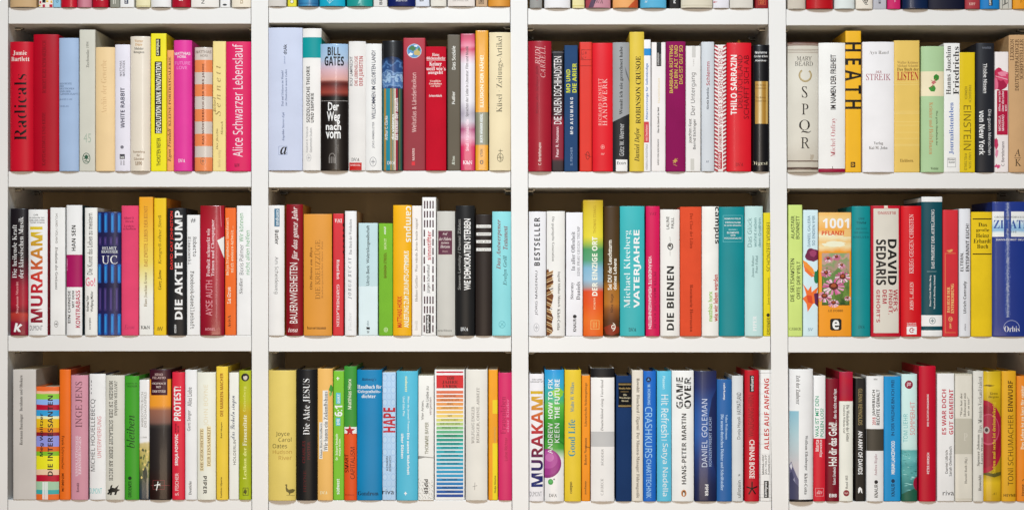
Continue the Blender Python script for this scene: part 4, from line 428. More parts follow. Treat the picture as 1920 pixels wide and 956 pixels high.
bay(2, 3, [
 bk(148, 237, 110, 'CBE07C', 'f', 'lime green book with thin dark capitals, leftmost of the right bay', [T('ALASTAIR', 167, 175, 189, 313, 'U', 'l', '3E4E2C'), T('BONNETT', 197, 175, 219, 313, 'U', 'l', '3E4E2C'), T('DIE SELTSAMSTEN', 164, 430, 188, 686, 'U', 'l', '2E3A22'), T('ORTE DER WELT', 202, 446, 224, 671, 'U', 'l', '2E3A22'), T('C.H.BECK', 159, 841, 229, 857, 'H', 's', '3A4A2A')]),
 bk(240, 331, 140, 'CFE6EE', 'f', 'ice blue book with an orange and purple exotic flower', [BLOB(296, 408, 42, 40, '6E1E44', 18, .12, 2), BLOB(300, 400, 22, 20, '9A3A64', 14, .2, 4), P([(240, 440), (262, 452), (300, 490), (316, 530), (280, 512), (246, 474)], 'F29030'), P([(244, 470), (280, 505), (312, 535), (290, 540), (252, 505)], 'E8702A'), BLOB(324, 540, 22, 40, '1E7A4C', 14, .2, 8), P([(240, 580), (270, 620), (290, 592), (292, 630), (330, 600), (318, 650), (334, 690), (300, 700), (268, 748), (262, 700), (238, 668), (262, 648)], 'F06E2A'), P([(262, 648), (292, 650), (300, 700), (270, 690)], 'D8441E'), P([(306, 640), (332, 632), (332, 720), (312, 700)], '5A2450'), T('DANIEL GALERA', 267, 174, 284, 360, 'U', 'l', '6A8CA0'), T('SO ENDEN WIR', 294, 174, 312, 352, 'U', 'l', '6A8CA0'), T('SV', 271, 844, 302, 861, 'H', 's', '6A8CA0')]),
 bk(333, 531, 155, 'EC9719', 'f', 'wide orange book with a photo panel of pink coneflowers', [R(333, 155, 531, 392, RAMP((150, 'F2B45A'), (190, 'F6C680'), (260, 'F0A848'), (300, 'FBE4BC'), (330, 'F4C078'), (360, 'F8D8A4'), (392, 'EC9719'), dist=.012, nsc=50)), BLOB(430, 345, 70, 16, 'FBEBCE', 20, .3, 3), BLOB(400, 290, 30, 8, 'FAE6C4', 16, .4, 5), T('1001', 358, 190, 516, 249, 'H', 'k', 'FDFBF6'), T('PFLANZEN', 352, 265, 520, 290, 'H', 'k', 'D8421A'), P([(488, 255), (531, 255), (531, 300), (482, 300)], 'F4C078'), G('photo_panel', FL), T('LIZ DOBBS', 392, 733, 479, 747, 'H', 'l', '64400E'), R(402, 800, 470, 846, '1A1712'), R(412, 788, 460, 858, '1A1712'), E(402, 788, 430, 812, '1A1712'), E(442, 788, 470, 812, '1A1712'), E(402, 834, 430, 858, '1A1712'), E(442, 834, 470, 858, '1A1712'), T('e', 416, 796, 456, 852, 'H', 'k', 'F6F2EA')]),
 bk(531, 642, 118, '0D8B90', 's', 'deep teal book with small darker stacked lines, right bay', [T('UWE', 570, 187, 606, 198, 'H', 'l', '0A5A62'), T('TIMM', 556, 210, 616, 223, 'H', 'l', '0A5A62'), T('AM RAND', 554, 246, 622, 258, 'H', 'l', '0A6A70'), T('DER GROSSEN', 544, 270, 630, 282, 'H', 'l', '0A6A70'), T('KREUZER', 540, 296, 634, 309, 'H', 'l', '0A6A70'), T('DVA', 569, 828, 607, 846, 'H', 's', '0A4E54')], d=.16),
 bk(645, 821, 115, 'BE122B', 's', 'thick red book with a tall beige panel holding black and red names', [G('title_panel', [R(660, 132, 809, 873, 'D9D3C7'), T('BLESSING', 685, 150, 791, 168, 'F', 'l', 'B42A3A'), T('DAVID', 744, 315, 800, 588, 'D', 'k', '1D1C1C'), T('SEDARIS', 674, 316, 736, 588, 'D', 'k', '1D1C1C'), T('WER’S', 777, 614, 803, 744, 'D', 'b', 'AE2036'), T('FINDET,', 745, 616, 773, 762, 'D', 'b', 'AE2036'), T('DEM', 712, 616, 737, 698, 'D', 'b', 'AE2036'), T('GEHÖRT’S', 676, 616, 702, 810, 'D', 'b', 'AE2036')]), R(722, 115, 744, 130, 'E8D8C8')]),
 bk(824, 946, 117, 'D2111E', 's', 'pure red book with white serif title and white square label at its foot', [T('KRIEG GEGEN CHRISTEN', 872, 167, 898, 518, 'U', 's', 'F6DAD8'), T('JOHN L. ALLEN', 875, 570, 897, 736, 'U', 's', 'EEB0AC'), T('GÜTERSLOHER', 858, 811, 914, 820, 'H', 'l', 'F4D0CC'), T('VERLAGSHAUS', 858, 823, 914, 831, 'H', 'l', 'F4D0CC'), G('title_label', [R(857, 834, 916, 881, 'F4EEEC'), RING(872, 842, 900, 872, 'B41A24', 5, 30, 320), LINE(886, 858, 902, 852, 5, 'B41A24')])]),
 bk(946, 1071, 62, '0B4A56', 's', 'tall dark petrol book with white bands at head and foot', [B(62, 92, 'F0F0EE'), B(767, 833, 'F0F0EE'), B(857, 893, 'F0F0EE'), T('DAS PROJEKT DER AUFKLÄRUNG', 999, 137, 1022, 490, 'U', 's', 'E2ECEC'), R(978, 506, 1034, 508, '9CBCC0'), T('Hans Ulrich Wehler Berg', 992, 530, 1004, 714, 'U', 's', 'C8D8DA'), T('Manfred Hettling Schmid', 1017, 530, 1029, 730, 'U', 's', 'C8D8DA'), EMBLEM(990, 780, 1029, 820, '7A8A8C')], d=.165),
 bk(1074, 1167, 140, 'D02B36', 'f', 'red book with fine gold lines framing gold lettering', [R(1088, 398, 1090, 872, 'E0A25E'), R(1088, 398, 1152, 400, 'E0A25E'), R(1090, 870, 1152, 872, 'E0A25E'), BLOB(1120, 384, 16, 8, 'E0A25E', 10, .5, 3), LINE(1106, 392, 1136, 376, 3, 'E0A25E'), T('DAS BUCH DER', 1100, 600, 1117, 752, 'U', 'S', 'EDB878'), T('ENTFREMDUNG', 1123, 580, 1141, 756, 'U', 'S', 'EDB878'), RING(1108, 776, 1133, 806, 'EDB878', 3), T('M', 1114, 784, 1128, 798, 'H', 'S', 'EDB878'), T('piper', 1112, 814, 1128, 846, 'U', 'l', 'EDB878')]),
 bk(1171, 1239, 133, 'E0E2E8', 's', 'slim silver-white book with bold dark grey lines, right bay', [T('ELTERN,', 1179, 392, 1198, 506, 'U', 'b', '4A4A50'), T('ENTSPANNT EUCH!', 1210, 222, 1231, 506, 'U', 'b', '4A4A50'), T('Ulrich Conrady', 1195, 565, 1218, 756, 'U', 'b', '3A3A42'), T('arkana', 1200, 820, 1211, 860, 'U', 'l', '7A7A80')], d=.155),
 bk(1244, 1369, 152, 'EAC71A', 's', 'yellow book with five short black lines between two black rules', [R(1252, 191, 1366, 197, '1E1A10'), R(1252, 400, 1366, 406, '1E1A10'), T('Das', 1285, 217, 1336, 240, 'H', 'S', '1E1A10'), T('große', 1272, 250, 1350, 274, 'H', 'S', '1E1A10'), T('Heinz', 1271, 281, 1349, 305, 'H', 'S', '1E1A10'), T('Erhardt', 1257, 313, 1360, 338, 'H', 'S', '1E1A10'), T('Buch', 1277, 345, 1344, 369, 'H', 'S', '1E1A10')], fin='c'),
 bk(1370, 1596, 92, '1B3486', 's', 'very wide royal blue book with white title block, cut by right photo edge', [R(1370, 150, 1596, 300, RAMP((150, 'EEF1F4'), (200, 'E6EDF2'), (235, 'A8CCE4'), (262, '8CB8DC'), (278, 'E0EAF2'), (300, 'EEF1F4'), dist=.006)), R(1438, 96, 1480, 780, RAMP((1430, '1B3486'), (1446, '223C8E'), (1456, '6A78A8'), (1460, 'A4AAC0'), (1466, '5A6AA2'), (1476, '1E3688'), (1490, '1B3486'), axis=0, dist=.009, nsc=330)), T('GROSSES HANDBUCH DER', 1384, 177, 1580, 189, 'H', 's', '4A4A60'), T('ZITATE', 1378, 200, 1588, 250, 'H', 'S', '1F4C9E'), T('VON A–Z', 1456, 265, 1512, 277, 'H', 's', '3A3A50'), T('HANS-HORST SKUPY', 1392, 311, 1580, 323, 'H', 's', 'E8ECF4'), T('Orbis', 1440, 832, 1531, 866, 'H', 's', 'F0F2F8'), RING(1435, 797, 1531, 893, 'C0C8E0', 2, 175, 365)], d=.17, fin='f'),  # speckled silver streak: wear and the spine's highlight, painted into the colour
])

# ------------------------------------------------------------------ bottom row
def stripes(ys, cols): return [B(a, b, c) for a, b, c in zip(ys[:-1], ys[1:], cols)]
_RB = ['E0704A', 'E27C4C', 'E48A4E', 'E8994F', 'ECAA54', 'EFBE60', 'F0D070', 'D8D470', 'B4CC78', '8CC080', '5CB084', '2F9C7C', '1F9888', '27A6A0', '2AAAB0', '2AA6B4', '28A0B4', '28A0B8', '2A9CBA', '2A9CBE', '2C98C0', '2E98C4', '2488BE', '1F7AB6', '1C6AAA', '1C58A0', '1E4894']
bay(3, 0, [
 bk(78, 218, 116, 'C6C1BC', 'f', 'light grey book standing apart at the left end of the bottom shelf', [T('Hermann Bausinger   Berühmte und Obskure', 119, 150, 142, 566, 'U', 's', '4A4A4A')], side='A89C90', d=.17),
 bk(217, 354, 218, 'E8702A', 's', 'low book with wavy stripes in many bright colours', [R(217, 215, 354, 890, RAMP((210, 'E8672A'), (245, 'E8672A'), (262, 'F0B494'), (293, '86C63C'), (325, '86ACE4'), (357, 'B00C2C'), (395, '3098D2'), (412, 'F2E4B4'), (465, 'EEBA18'), (490, 'E08A1C'), (512, '8A1A28'), (575, '8C92DA'), (606, 'D86420'), (632, '7CB626'), (713, 'E8DE1C'), (745, 'F2C2A4'), (784, 'B80F30'), (835, 'A0C8A8'), (862, '3AA8A8'), (892, 'E86C28'), dist=.004, hard=1, nsc=22)), T('Meg Wolitzer', 239, 376, 266, 634, 'U', 'b', '2A1A20'), T('DIE INTERESSANTEN', 287, 270, 319, 750, 'U', 'b', '2A1620'), [R(x, 785, x + w_, 890, 'F4EFEA') for x, w_ in ((257, 9), (268, 4), (274, 9), (285, 5))]]),
 bk(357, 424, 116, 'E76B18', 's', 'tall slim orange book with a dark red side, bottom shelf of the left bay', [T('Frank Schirrmacher', 370, 512, 387, 711, 'D', 'n', '84380A'), T('MINIMUM', 370, 735, 386, 842, 'D', 'n', '84380A')], side='A83A1C', d=.17),
 bk(426, 528, 150, 'CB8E9F', 's', 'mauve pink book with large plum serif name, bottom shelf', [T('INGE JENS', 454, 187, 494, 460, 'U', 's', '5C323C'), T('UNVOLLSTÄNDIGE', 451, 510, 469, 752, 'U', 's', 'EACBD4'), T('ERINNERUNGEN', 472, 514, 488, 740, 'U', 's', 'EACBD4'), T('Rowohlt', 461, 790, 476, 846, 'U', 's', '5C323C')]),
 bk(536, 633, 142, 'EFF1F4', 's', 'bright white book with thin dark capitals and teal outlined publisher word', [[R(546, y, 550, y + h_, '4A4A50') for y, h_ in ((180, 16), (204, 10), (226, 10), (250, 12))], T('MICHEL HOUELLEBECQ', 542, 293, 576, 722, 'U', 'l', '36363A'), T('UNTERWERFUNG', 584, 395, 608, 642, 'U', 'l', 'D09AA0'), T('DUMONT', 536, 822, 611, 856, 'H', 'n', '6ABCBC')], side='34283E'),
 bk(633, 746, 150, 'D2D0C5', 's', 'greyish ivory book with a black griffin at its foot', [T('JAVIER MARÍAS', 687, 183, 711, 390, 'D', 'm', '4A4A46'), T('MORGEN IN DER SCHLACHT DENK AN MICH', 654, 183, 679, 776, 'D', 'm', '4A4A46'), P([(640, 858), (652, 846), (648, 832), (660, 826), (664, 808), (676, 800), (672, 818), (690, 822), (714, 802), (704, 826), (722, 832), (704, 842), (698, 862), (686, 862), (690, 846), (674, 846), (670, 864), (658, 862), (664, 848), (654, 860)], '22221F')]),
 bk(746, 832, 155, '3D9926', 's', 'leaf green book with a big dark italic word, bottom shelf', [T('JUDITH W.', 754, 195, 822, 205, 'H', 'l', '1C4A16'), T('TASCHLER', 756, 210, 820, 221, 'H', 'l', '1C4A16'), T('bleiben', 757, 388, 806, 584, 'U', 'i', '16361A'), T('DROEMER', 768, 780, 788, 876, 'U', 'l', '16361A'), E(767, 752, 789, 774, '16361A')]),
 bk(832, 894, 178, RAMP((170, 'EFEDEB'), (545, 'EEEBE6'), (556, 'C9B880'), (600, 'B8A862'), (650, 'A8A04E'), (690, '8A8A44'), (740, '56603C'), (790, '35423C'), (850, '2A3A44'), (900, '22303E'), dist=.01, nsc=60), 'f', 'slim book with white upper half and a wooded landscape below', [T('ANEKDOTEN BUCH', 844, 250, 858, 460, 'U', 'n', '96948F'), T('DES SCHACHSPIELS', 862, 250, 876, 460, 'U', 'n', '96948F'), T('LÜBBE', 842, 514, 880, 525, 'H', 'l', '8A8884'), [BLOB(840 + (i * 23) % 50, 590 + (i * 41) % 200, 6, 9, ('D8C070', '5E6A34', '3C4A30')[i % 3], 9, .4, i) for i in range(18)], BLOB(868, 745, 14, 42, '2A352C', 14, .3, 4)], fin='g'),
 bk(895, 1022, 115, RAMP((110, '33101C'), (172, '3A1220'), (176, 'F09A26'), (330, 'EE9428'), (360, '93604C'), (430, '7A564C'), (450, '35302E'), (470, '262223'), (700, '241E1E'), (800, '2A1612'), (900, '1E0F0D'), dist=.004, nsc=30), 's', 'dusk picture book with orange sky, black land and maroon title panel', [G('title_panel', [R(905, 122, 1003, 268, '3C0E1E'), T('NINO', 928, 138, 977, 153, 'H', 's', 'D8BCB8'), T('FILASTO', 914, 158, 992, 171, 'H', 's', 'D8BCB8'), T('GESPRÄCH', 912, 190, 994, 204, 'H', 's', 'E4D0CA'), T('MIT', 936, 213, 966, 225, 'H', 's', 'E4D0CA'), T('DEM STURM', 914, 238, 992, 252, 'H', 's', 'E4D0CA')]), R(905, 805, 1016, 807, '8A3A3C'), O(916, 774, 986, 830, '8A3A3C', 2), LINE(948, 782, 938, 835, 5, 'F0E4DE'), LINE(924, 806, 962, 796, 4, 'F0E4DE'), RING(942, 800, 964, 826, 'F0E4DE', 4, 150, 330)], fin='f'),
 bk(1030, 1105, 132, 'D6263D', 's', 'red book with bold white exclamation title, bottom shelf of the left bay', [T('PROTEST!', 1040, 217, 1083, 421, 'U', 'k', 'F8ECE8'), T('MIT MATTHEW', 1046, 437, 1057, 490, 'U', 'b', '5E1020'), T('MILLER', 1062, 450, 1072, 490, 'U', 'b', '5E1020'), T('SRDJA POPOVIC', 1046, 500, 1071, 688, 'U', 'k', 'F8ECE8'), T('S. FISCHER', 1047, 734, 1069, 866, 'U', 'l', 'F4B4B8')]),
 bk(1107, 1178, 118, 'F0EEE8', 's', 'white book with condensed dark grey names, right of the red exclamation one', [T('Alles Liebe', 1120, 222, 1148, 335, 'U', 'n', '444448'), T('Gerti Senger', 1119, 358, 1146, 482, 'U', 'n', '444448'), T('Deuticke', 1129, 780, 1146, 862, 'U', 's', '444444')]),
 bk(1180, 1291, 132, 'F2ECD7', 's', 'cream book with boxed brown title and bold black publisher word', [T('JOHN BOYNE', 1220, 205, 1252, 452, 'U', 'l', 'DCD0B0'), R(1196, 466, 1221, 720, 'E6D8B0'), R(1238, 452, 1264, 694, 'E6D8B0'), T('DIE GESCHICHTE', 1200, 470, 1217, 716, 'U', 's', '8E6C30'), T('DER EINSAMKEIT', 1242, 456, 1260, 690, 'U', 's', '8E6C30'), T('PIPER', 1217, 750, 1240, 856, 'D', 'b', '222220')]),
 bk(1294, 1364, 98, 'EFC33E', 's', 'tall warm yellow slim book with brown capitals, bottom shelf left bay', [T('DIE MARKEN-MACHER', 1316, 137, 1336, 394, 'U', 'b', 'A0601E'), T('Ralf Mayer', 1320, 428, 1332, 524, 'U', 'b', '4A3A1A'), T('Frankfurter Allgemeine', 1318, 755, 1331, 880, 'U', 'S', '4A3A1A')], d=.16),
 bk(1368, 1428, 135, 'F3ECDC', 'f', 'ivory book with dark blue handwriting running up it', [T('das Lächeln singen', 1376, 272, 1414, 532, 'U', 'c', '333C5A'), T('HÖLDERLIN', 1390, 535, 1410, 684, 'U', 'l', '8A867E')]),
 bk(1430, 1501, 122, RAMP((120, 'A9B41E'), (300, 'B4B61E'), (370, 'BEA41E'), (520, 'AC9A1C'), (640, '9CA818'), (900, 'A6B616'), dist=.02, nsc=18), 's', 'olive yellow book with a tiny round portrait at its head', [E(1443, 138, 1490, 186, '26241E'), E(1455, 146, 1480, 178, 'C8C0B4'), P([(1447, 150), (1470, 140), (1486, 152), (1484, 164), (1474, 152), (1458, 156)], '26241E'), T('Lexikon der', 1454, 580, 1474, 770, 'U', 'S', 'E4E48C'), T('Frauenzitate', 1452, 386, 1476, 570, 'U', 'S', 'F2F2C8'), T('Gutenberg', 1454, 215, 1474, 366, 'U', 's', 'D4D26A'), O(1452, 820, 1486, 866, '4A4C10', 3), BLOB(1468, 844, 9, 14, '4A4C10', 12, .4, 3)]),
])
bay(3, 1, [
 bk(72, 240, 120, 'E4CC6C', 'r', 'wide pale mustard book with a small dark goose at its foot', [T('Joyce', 121, 485, 203, 517, 'H', 'l', '4E4622'), T('Carol', 137, 519, 214, 545, 'H', 'l', '4E4622'), T('Oates', 102, 557, 188, 583, 'H', 'l', '4E4622'), T('Hudson', 103, 592, 216, 617, 'H', 'l', 'B48A3A'), T('River', 139, 627, 216, 653, 'H', 'l', 'B48A3A'), P([(184, 796), (190, 800), (188, 818), (198, 830), (222, 826), (236, 832), (226, 848), (208, 852), (206, 860), (200, 860), (200, 850), (184, 840), (180, 822), (182, 806), (176, 802)], '6E6232'), LINE(184, 862, 232, 866, 2, '6E6232')]),
 bk(243, 366, 115, '19191B', 'r', 'black book with white vertical title and dim red author lines, bottom shelf', [T('Die Akte JESUS', 284, 170, 328, 504, 'U', 's', 'F2F0EE'), T('CHARLES', 280, 540, 297, 672, 'U', 's', '5A1C20'), T('FOSTER', 310, 545, 326, 652, 'U', 's', '5A1C20'), T('HEYNE', 286, 715, 303, 845, 'U', 's', '48181B')]),
 bk(369, 460, 110, 'F1BA66', 's', 'light apricot book with two white paper strips carrying its title', [G('title_strip', [R(400, 240, 431, 602, 'EFECE6'), T('Wir bauen ein Zukunftshaus', 406, 246, 430, 598, 'U', 's', '3A3838')]), G('title_strip', [R(379, 430, 399, 648, 'EFECE6'), T('Oona Horx-Strathern', 383, 436, 397, 642, 'U', 's', '3A3838')]), BLOB(452, 232, 12, 22, '4A9A3C', 12, .4, 3), BLOB(446, 262, 8, 12, '7AC060', 10, .4, 6), T('DVA', 385, 840, 428, 858, 'H', 's', 'FBE2B4')]),
 bk(461, 527, 125, '78BF2E', 'f', 'apple green book with two light blue boxes and a white ratio', [R(480, 167, 498, 172, 'F0F6E4'), R(486, 160, 491, 180, 'F0F6E4'), G('title_label', [R(478, 255, 505, 322, '5ABED0'), T('DIÄT', 484, 262, 500, 316, 'U', 'b', 'F0F8F4')]), G('title_label', [R(477, 404, 504, 451, '5ABED0'), T('DIE', 482, 410, 499, 446, 'U', 'b', 'F0F8F4')]), T('6:1', 470, 332, 516, 396, 'U', 'k', 'FAFCF4'), T('Dr. Eckart Emdoth', 475, 500, 489, 656, 'U', 'b', 'DCF0BC'), T('Katja Kölle', 494, 530, 508, 630, 'U', 'b', 'DCF0BC'), T('südwest', 479, 768, 499, 860, 'U', 'b', 'FAFCF4')]),
 bk(528, 603, 97, '3D9236', 's', 'tall book green above and orange below with a red star between', [B(497, 897, 'DE521D'), B(458, 497, 'EEECE6'), STAR(562, 480, 34, 'B81C2A'), T('Matthias Horx', 549, 172, 571, 352, 'U', 'l', 'D4ECBC'), T('SMART', 531, 620, 554, 729, 'U', 'l', '2C120A'), T('CAPITALISM', 564, 578, 591, 768, 'U', 'l', '2C120A'), T('Eichborn', 532, 858, 588, 866, 'H', 's', '7A2A10')], d=.155),
 bk(604, 753, 118, '0A82B8', 's', 'wide strong blue book with white serif lines near its head', [T('Rühmig’s', 632, 166, 719, 186, 'H', 'I', '0C3C60'), T('Handbuch für', 606, 207, 749, 230, 'H', 'S', 'F2F6FA'), T('Gelegenheits-', 608, 237, 746, 260, 'H', 'S', 'F2F6FA'), T('dichter', 632, 264, 716, 285, 'H', 'S', 'F2F6FA'), T('Gondrom', 609, 841, 732, 866, 'H', 'S', '0A1C2E')], d=.15),
 bk(754, 837, 133, 'B4D2EE', 'f', 'light blue damask patterned book with a big red word', [[[RING(x - 16, y - 22, x + 16, y + 22, '98BCE0', 3), RING(x - 7, y - 10, x + 7, y + 10, 'CDE2F4', 2)] for x in (770, 820) for y in range(165, 890, 74)], [RING(x - 16, y - 22, x + 16, y + 22, 'A0C2E4', 3) for x in (795, 845) for y in range(202, 890, 74)], T('HAPE', 760, 343, 832, 491, 'U', 'k', 'BC1E2E'), T('ALEXANDRA', 777, 630, 790, 720, 'U', 'l', '4A5A70'), T('REINWARTH', 795, 630, 808, 722, 'U', 'l', '4A5A70'), T('riva', 756, 830, 825, 860, 'H', 'n', '22242A')]),
 bk(840, 967, 125, '55BBD8', 's', 'sky blue book with white heavy downward lines and a yellow-white word', [T('südwest', 891, 155, 906, 248, 'D', 'b', 'F0F0B8'), T('Max de Jounel-Tetens', 903, 276, 917, 486, 'D', 'n', 'C4ECF4'), T('Und Udo Pini', 877, 276, 890, 392, 'D', 'n', 'C4ECF4'), T('Die ganze Wahrheit', 899, 493, 918, 742, 'D', 'k', 'F8FCFC'), T('über Diäten', 867, 497, 884, 645, 'D', 'k', 'F8FCFC'), R(886, 850, 903, 856, 'F8FCFC'), R(892, 843, 897, 864, 'F8FCFC')], d=.155),
 bk(968, 1063, 153, 'EFEDE8', 'f', 'white book with a grey bird sketch at its foot, beside the rainbow striped one', [T('Vier Arten,', 987, 300, 1003, 416, 'U', 'l', '5A5A5A'), T('die Liebe zu', 1014, 216, 1031, 346, 'U', 'l', '5A5A5A'), T('vergessen', 1037, 282, 1052, 388, 'U', 'l', '8A6A6A'), T('THOMMIE BAYER', 1008, 430, 1030, 620, 'U', 'l', '7E7C58'), P([(968, 630), (1010, 634), (1063, 640), (1063, 645), (1010, 640), (968, 650)], '9A9894'), [LINE(968 + (i * 37) % 92, 775 + (i * 53) % 112, 976 + (i * 37) % 92, 765 + (i * 53) % 112 + (i * 7) % 22, 2, '8A8884') for i in range(60)], T('PIPER', 1004, 770, 1029, 858, 'D', 'b', '232322')]),
 bk(1066, 1247, 118, 'F4F0EF', 'f', 'wide white book with a ladder of rainbow stripes below a red block', [R(1078, 127, 1238, 137, 'C62A3E'), G('title_panel', [R(1078, 150, 1239, 228, 'D0242C'), T('100', 1140, 157, 1184, 177, 'H', 'S', '3C0A10'), T('JAHRE', 1112, 182, 1207, 203, 'H', 'S', '3C0A10'), T('LYRIK', 1115, 208, 1205, 227, 'H', 'S', '3C0A10')]), [R(1078, 243 + i * 23.75, 1238, 260 + i * 23.75, c) for i, c in enumerate(_RB)], [T(t, 1158 - len(t) * 4.6, 246 + i * 23.75, 1158 + len(t) * 4.6, 254 + i * 23.75, 'H', 'S', '26323A') for i, t in ((1, 'DEUTSCHE'), (2, 'GEDICHTE AUS'), (3, 'ZEHN'), (4, 'JAHRZEHNTEN'), (6, 'MIT'), (7, 'KOMMENTAREN'), (8, 'DER DEUTSCHEN'), (9, 'POESIE UND'), (11, 'VERSKUNST'), (13, 'HERAUSGEGEBEN'), (14, 'EINGELEITET'), (15, 'BENANNT'), (16, 'GELESEN VON'), (17, 'UND GESAMMELT'), (18, 'VON MEISTERN'), (22, 'DIE ANDERE'), (24, 'BIBLIOTHEK'), (25, 'VERLAG'))]]),
 bk(1252, 1383, 115, 'E6E2D9', 's', 'plain ivory book with pale grey-brown capitals and a faint cross, bottom shelf', [T('WOLFGANG ENGLER', 1287, 335, 1305, 556, 'U', 's', '96908A'), T('BÜRGER, OHNE ARBEIT', 1314, 222, 1337, 553, 'U', 's', '96908A'), LINE(1308, 788, 1306, 832, 3, '9A9690'), LINE(1295, 812, 1322, 806, 3, '9A9690')]),
 bk(1388, 1445, 118, 'EE9E18', 'f', 'narrow amber book with bright yellow blocks along its right edge', [R(1413, 298, 1445, 380, 'F0CE1C'), R(1413, 555, 1445, 896, 'F2D418'), T('Gehirnküche', 1420, 458, 1432, 552, 'U', 'l', 'C8A050'), T('Nadja Nitsche', 1423, 748, 1436, 852, 'U', 'b', '5A4A10')]),
 bk(1448, 1529, 135, 'D63068', 's', 'pink-red book with faint darker lettering at the end of the second bay', [T('Frauenleben', 1461, 278, 1492, 500, 'U', 's', 'A8184C'), T('ohne Kinder', 1496, 292, 1512, 488, 'U', 's', 'E86A94'), T('Luise Richter', 1484, 520, 1502, 660, 'U', 'l', 'B4204E')]),
])
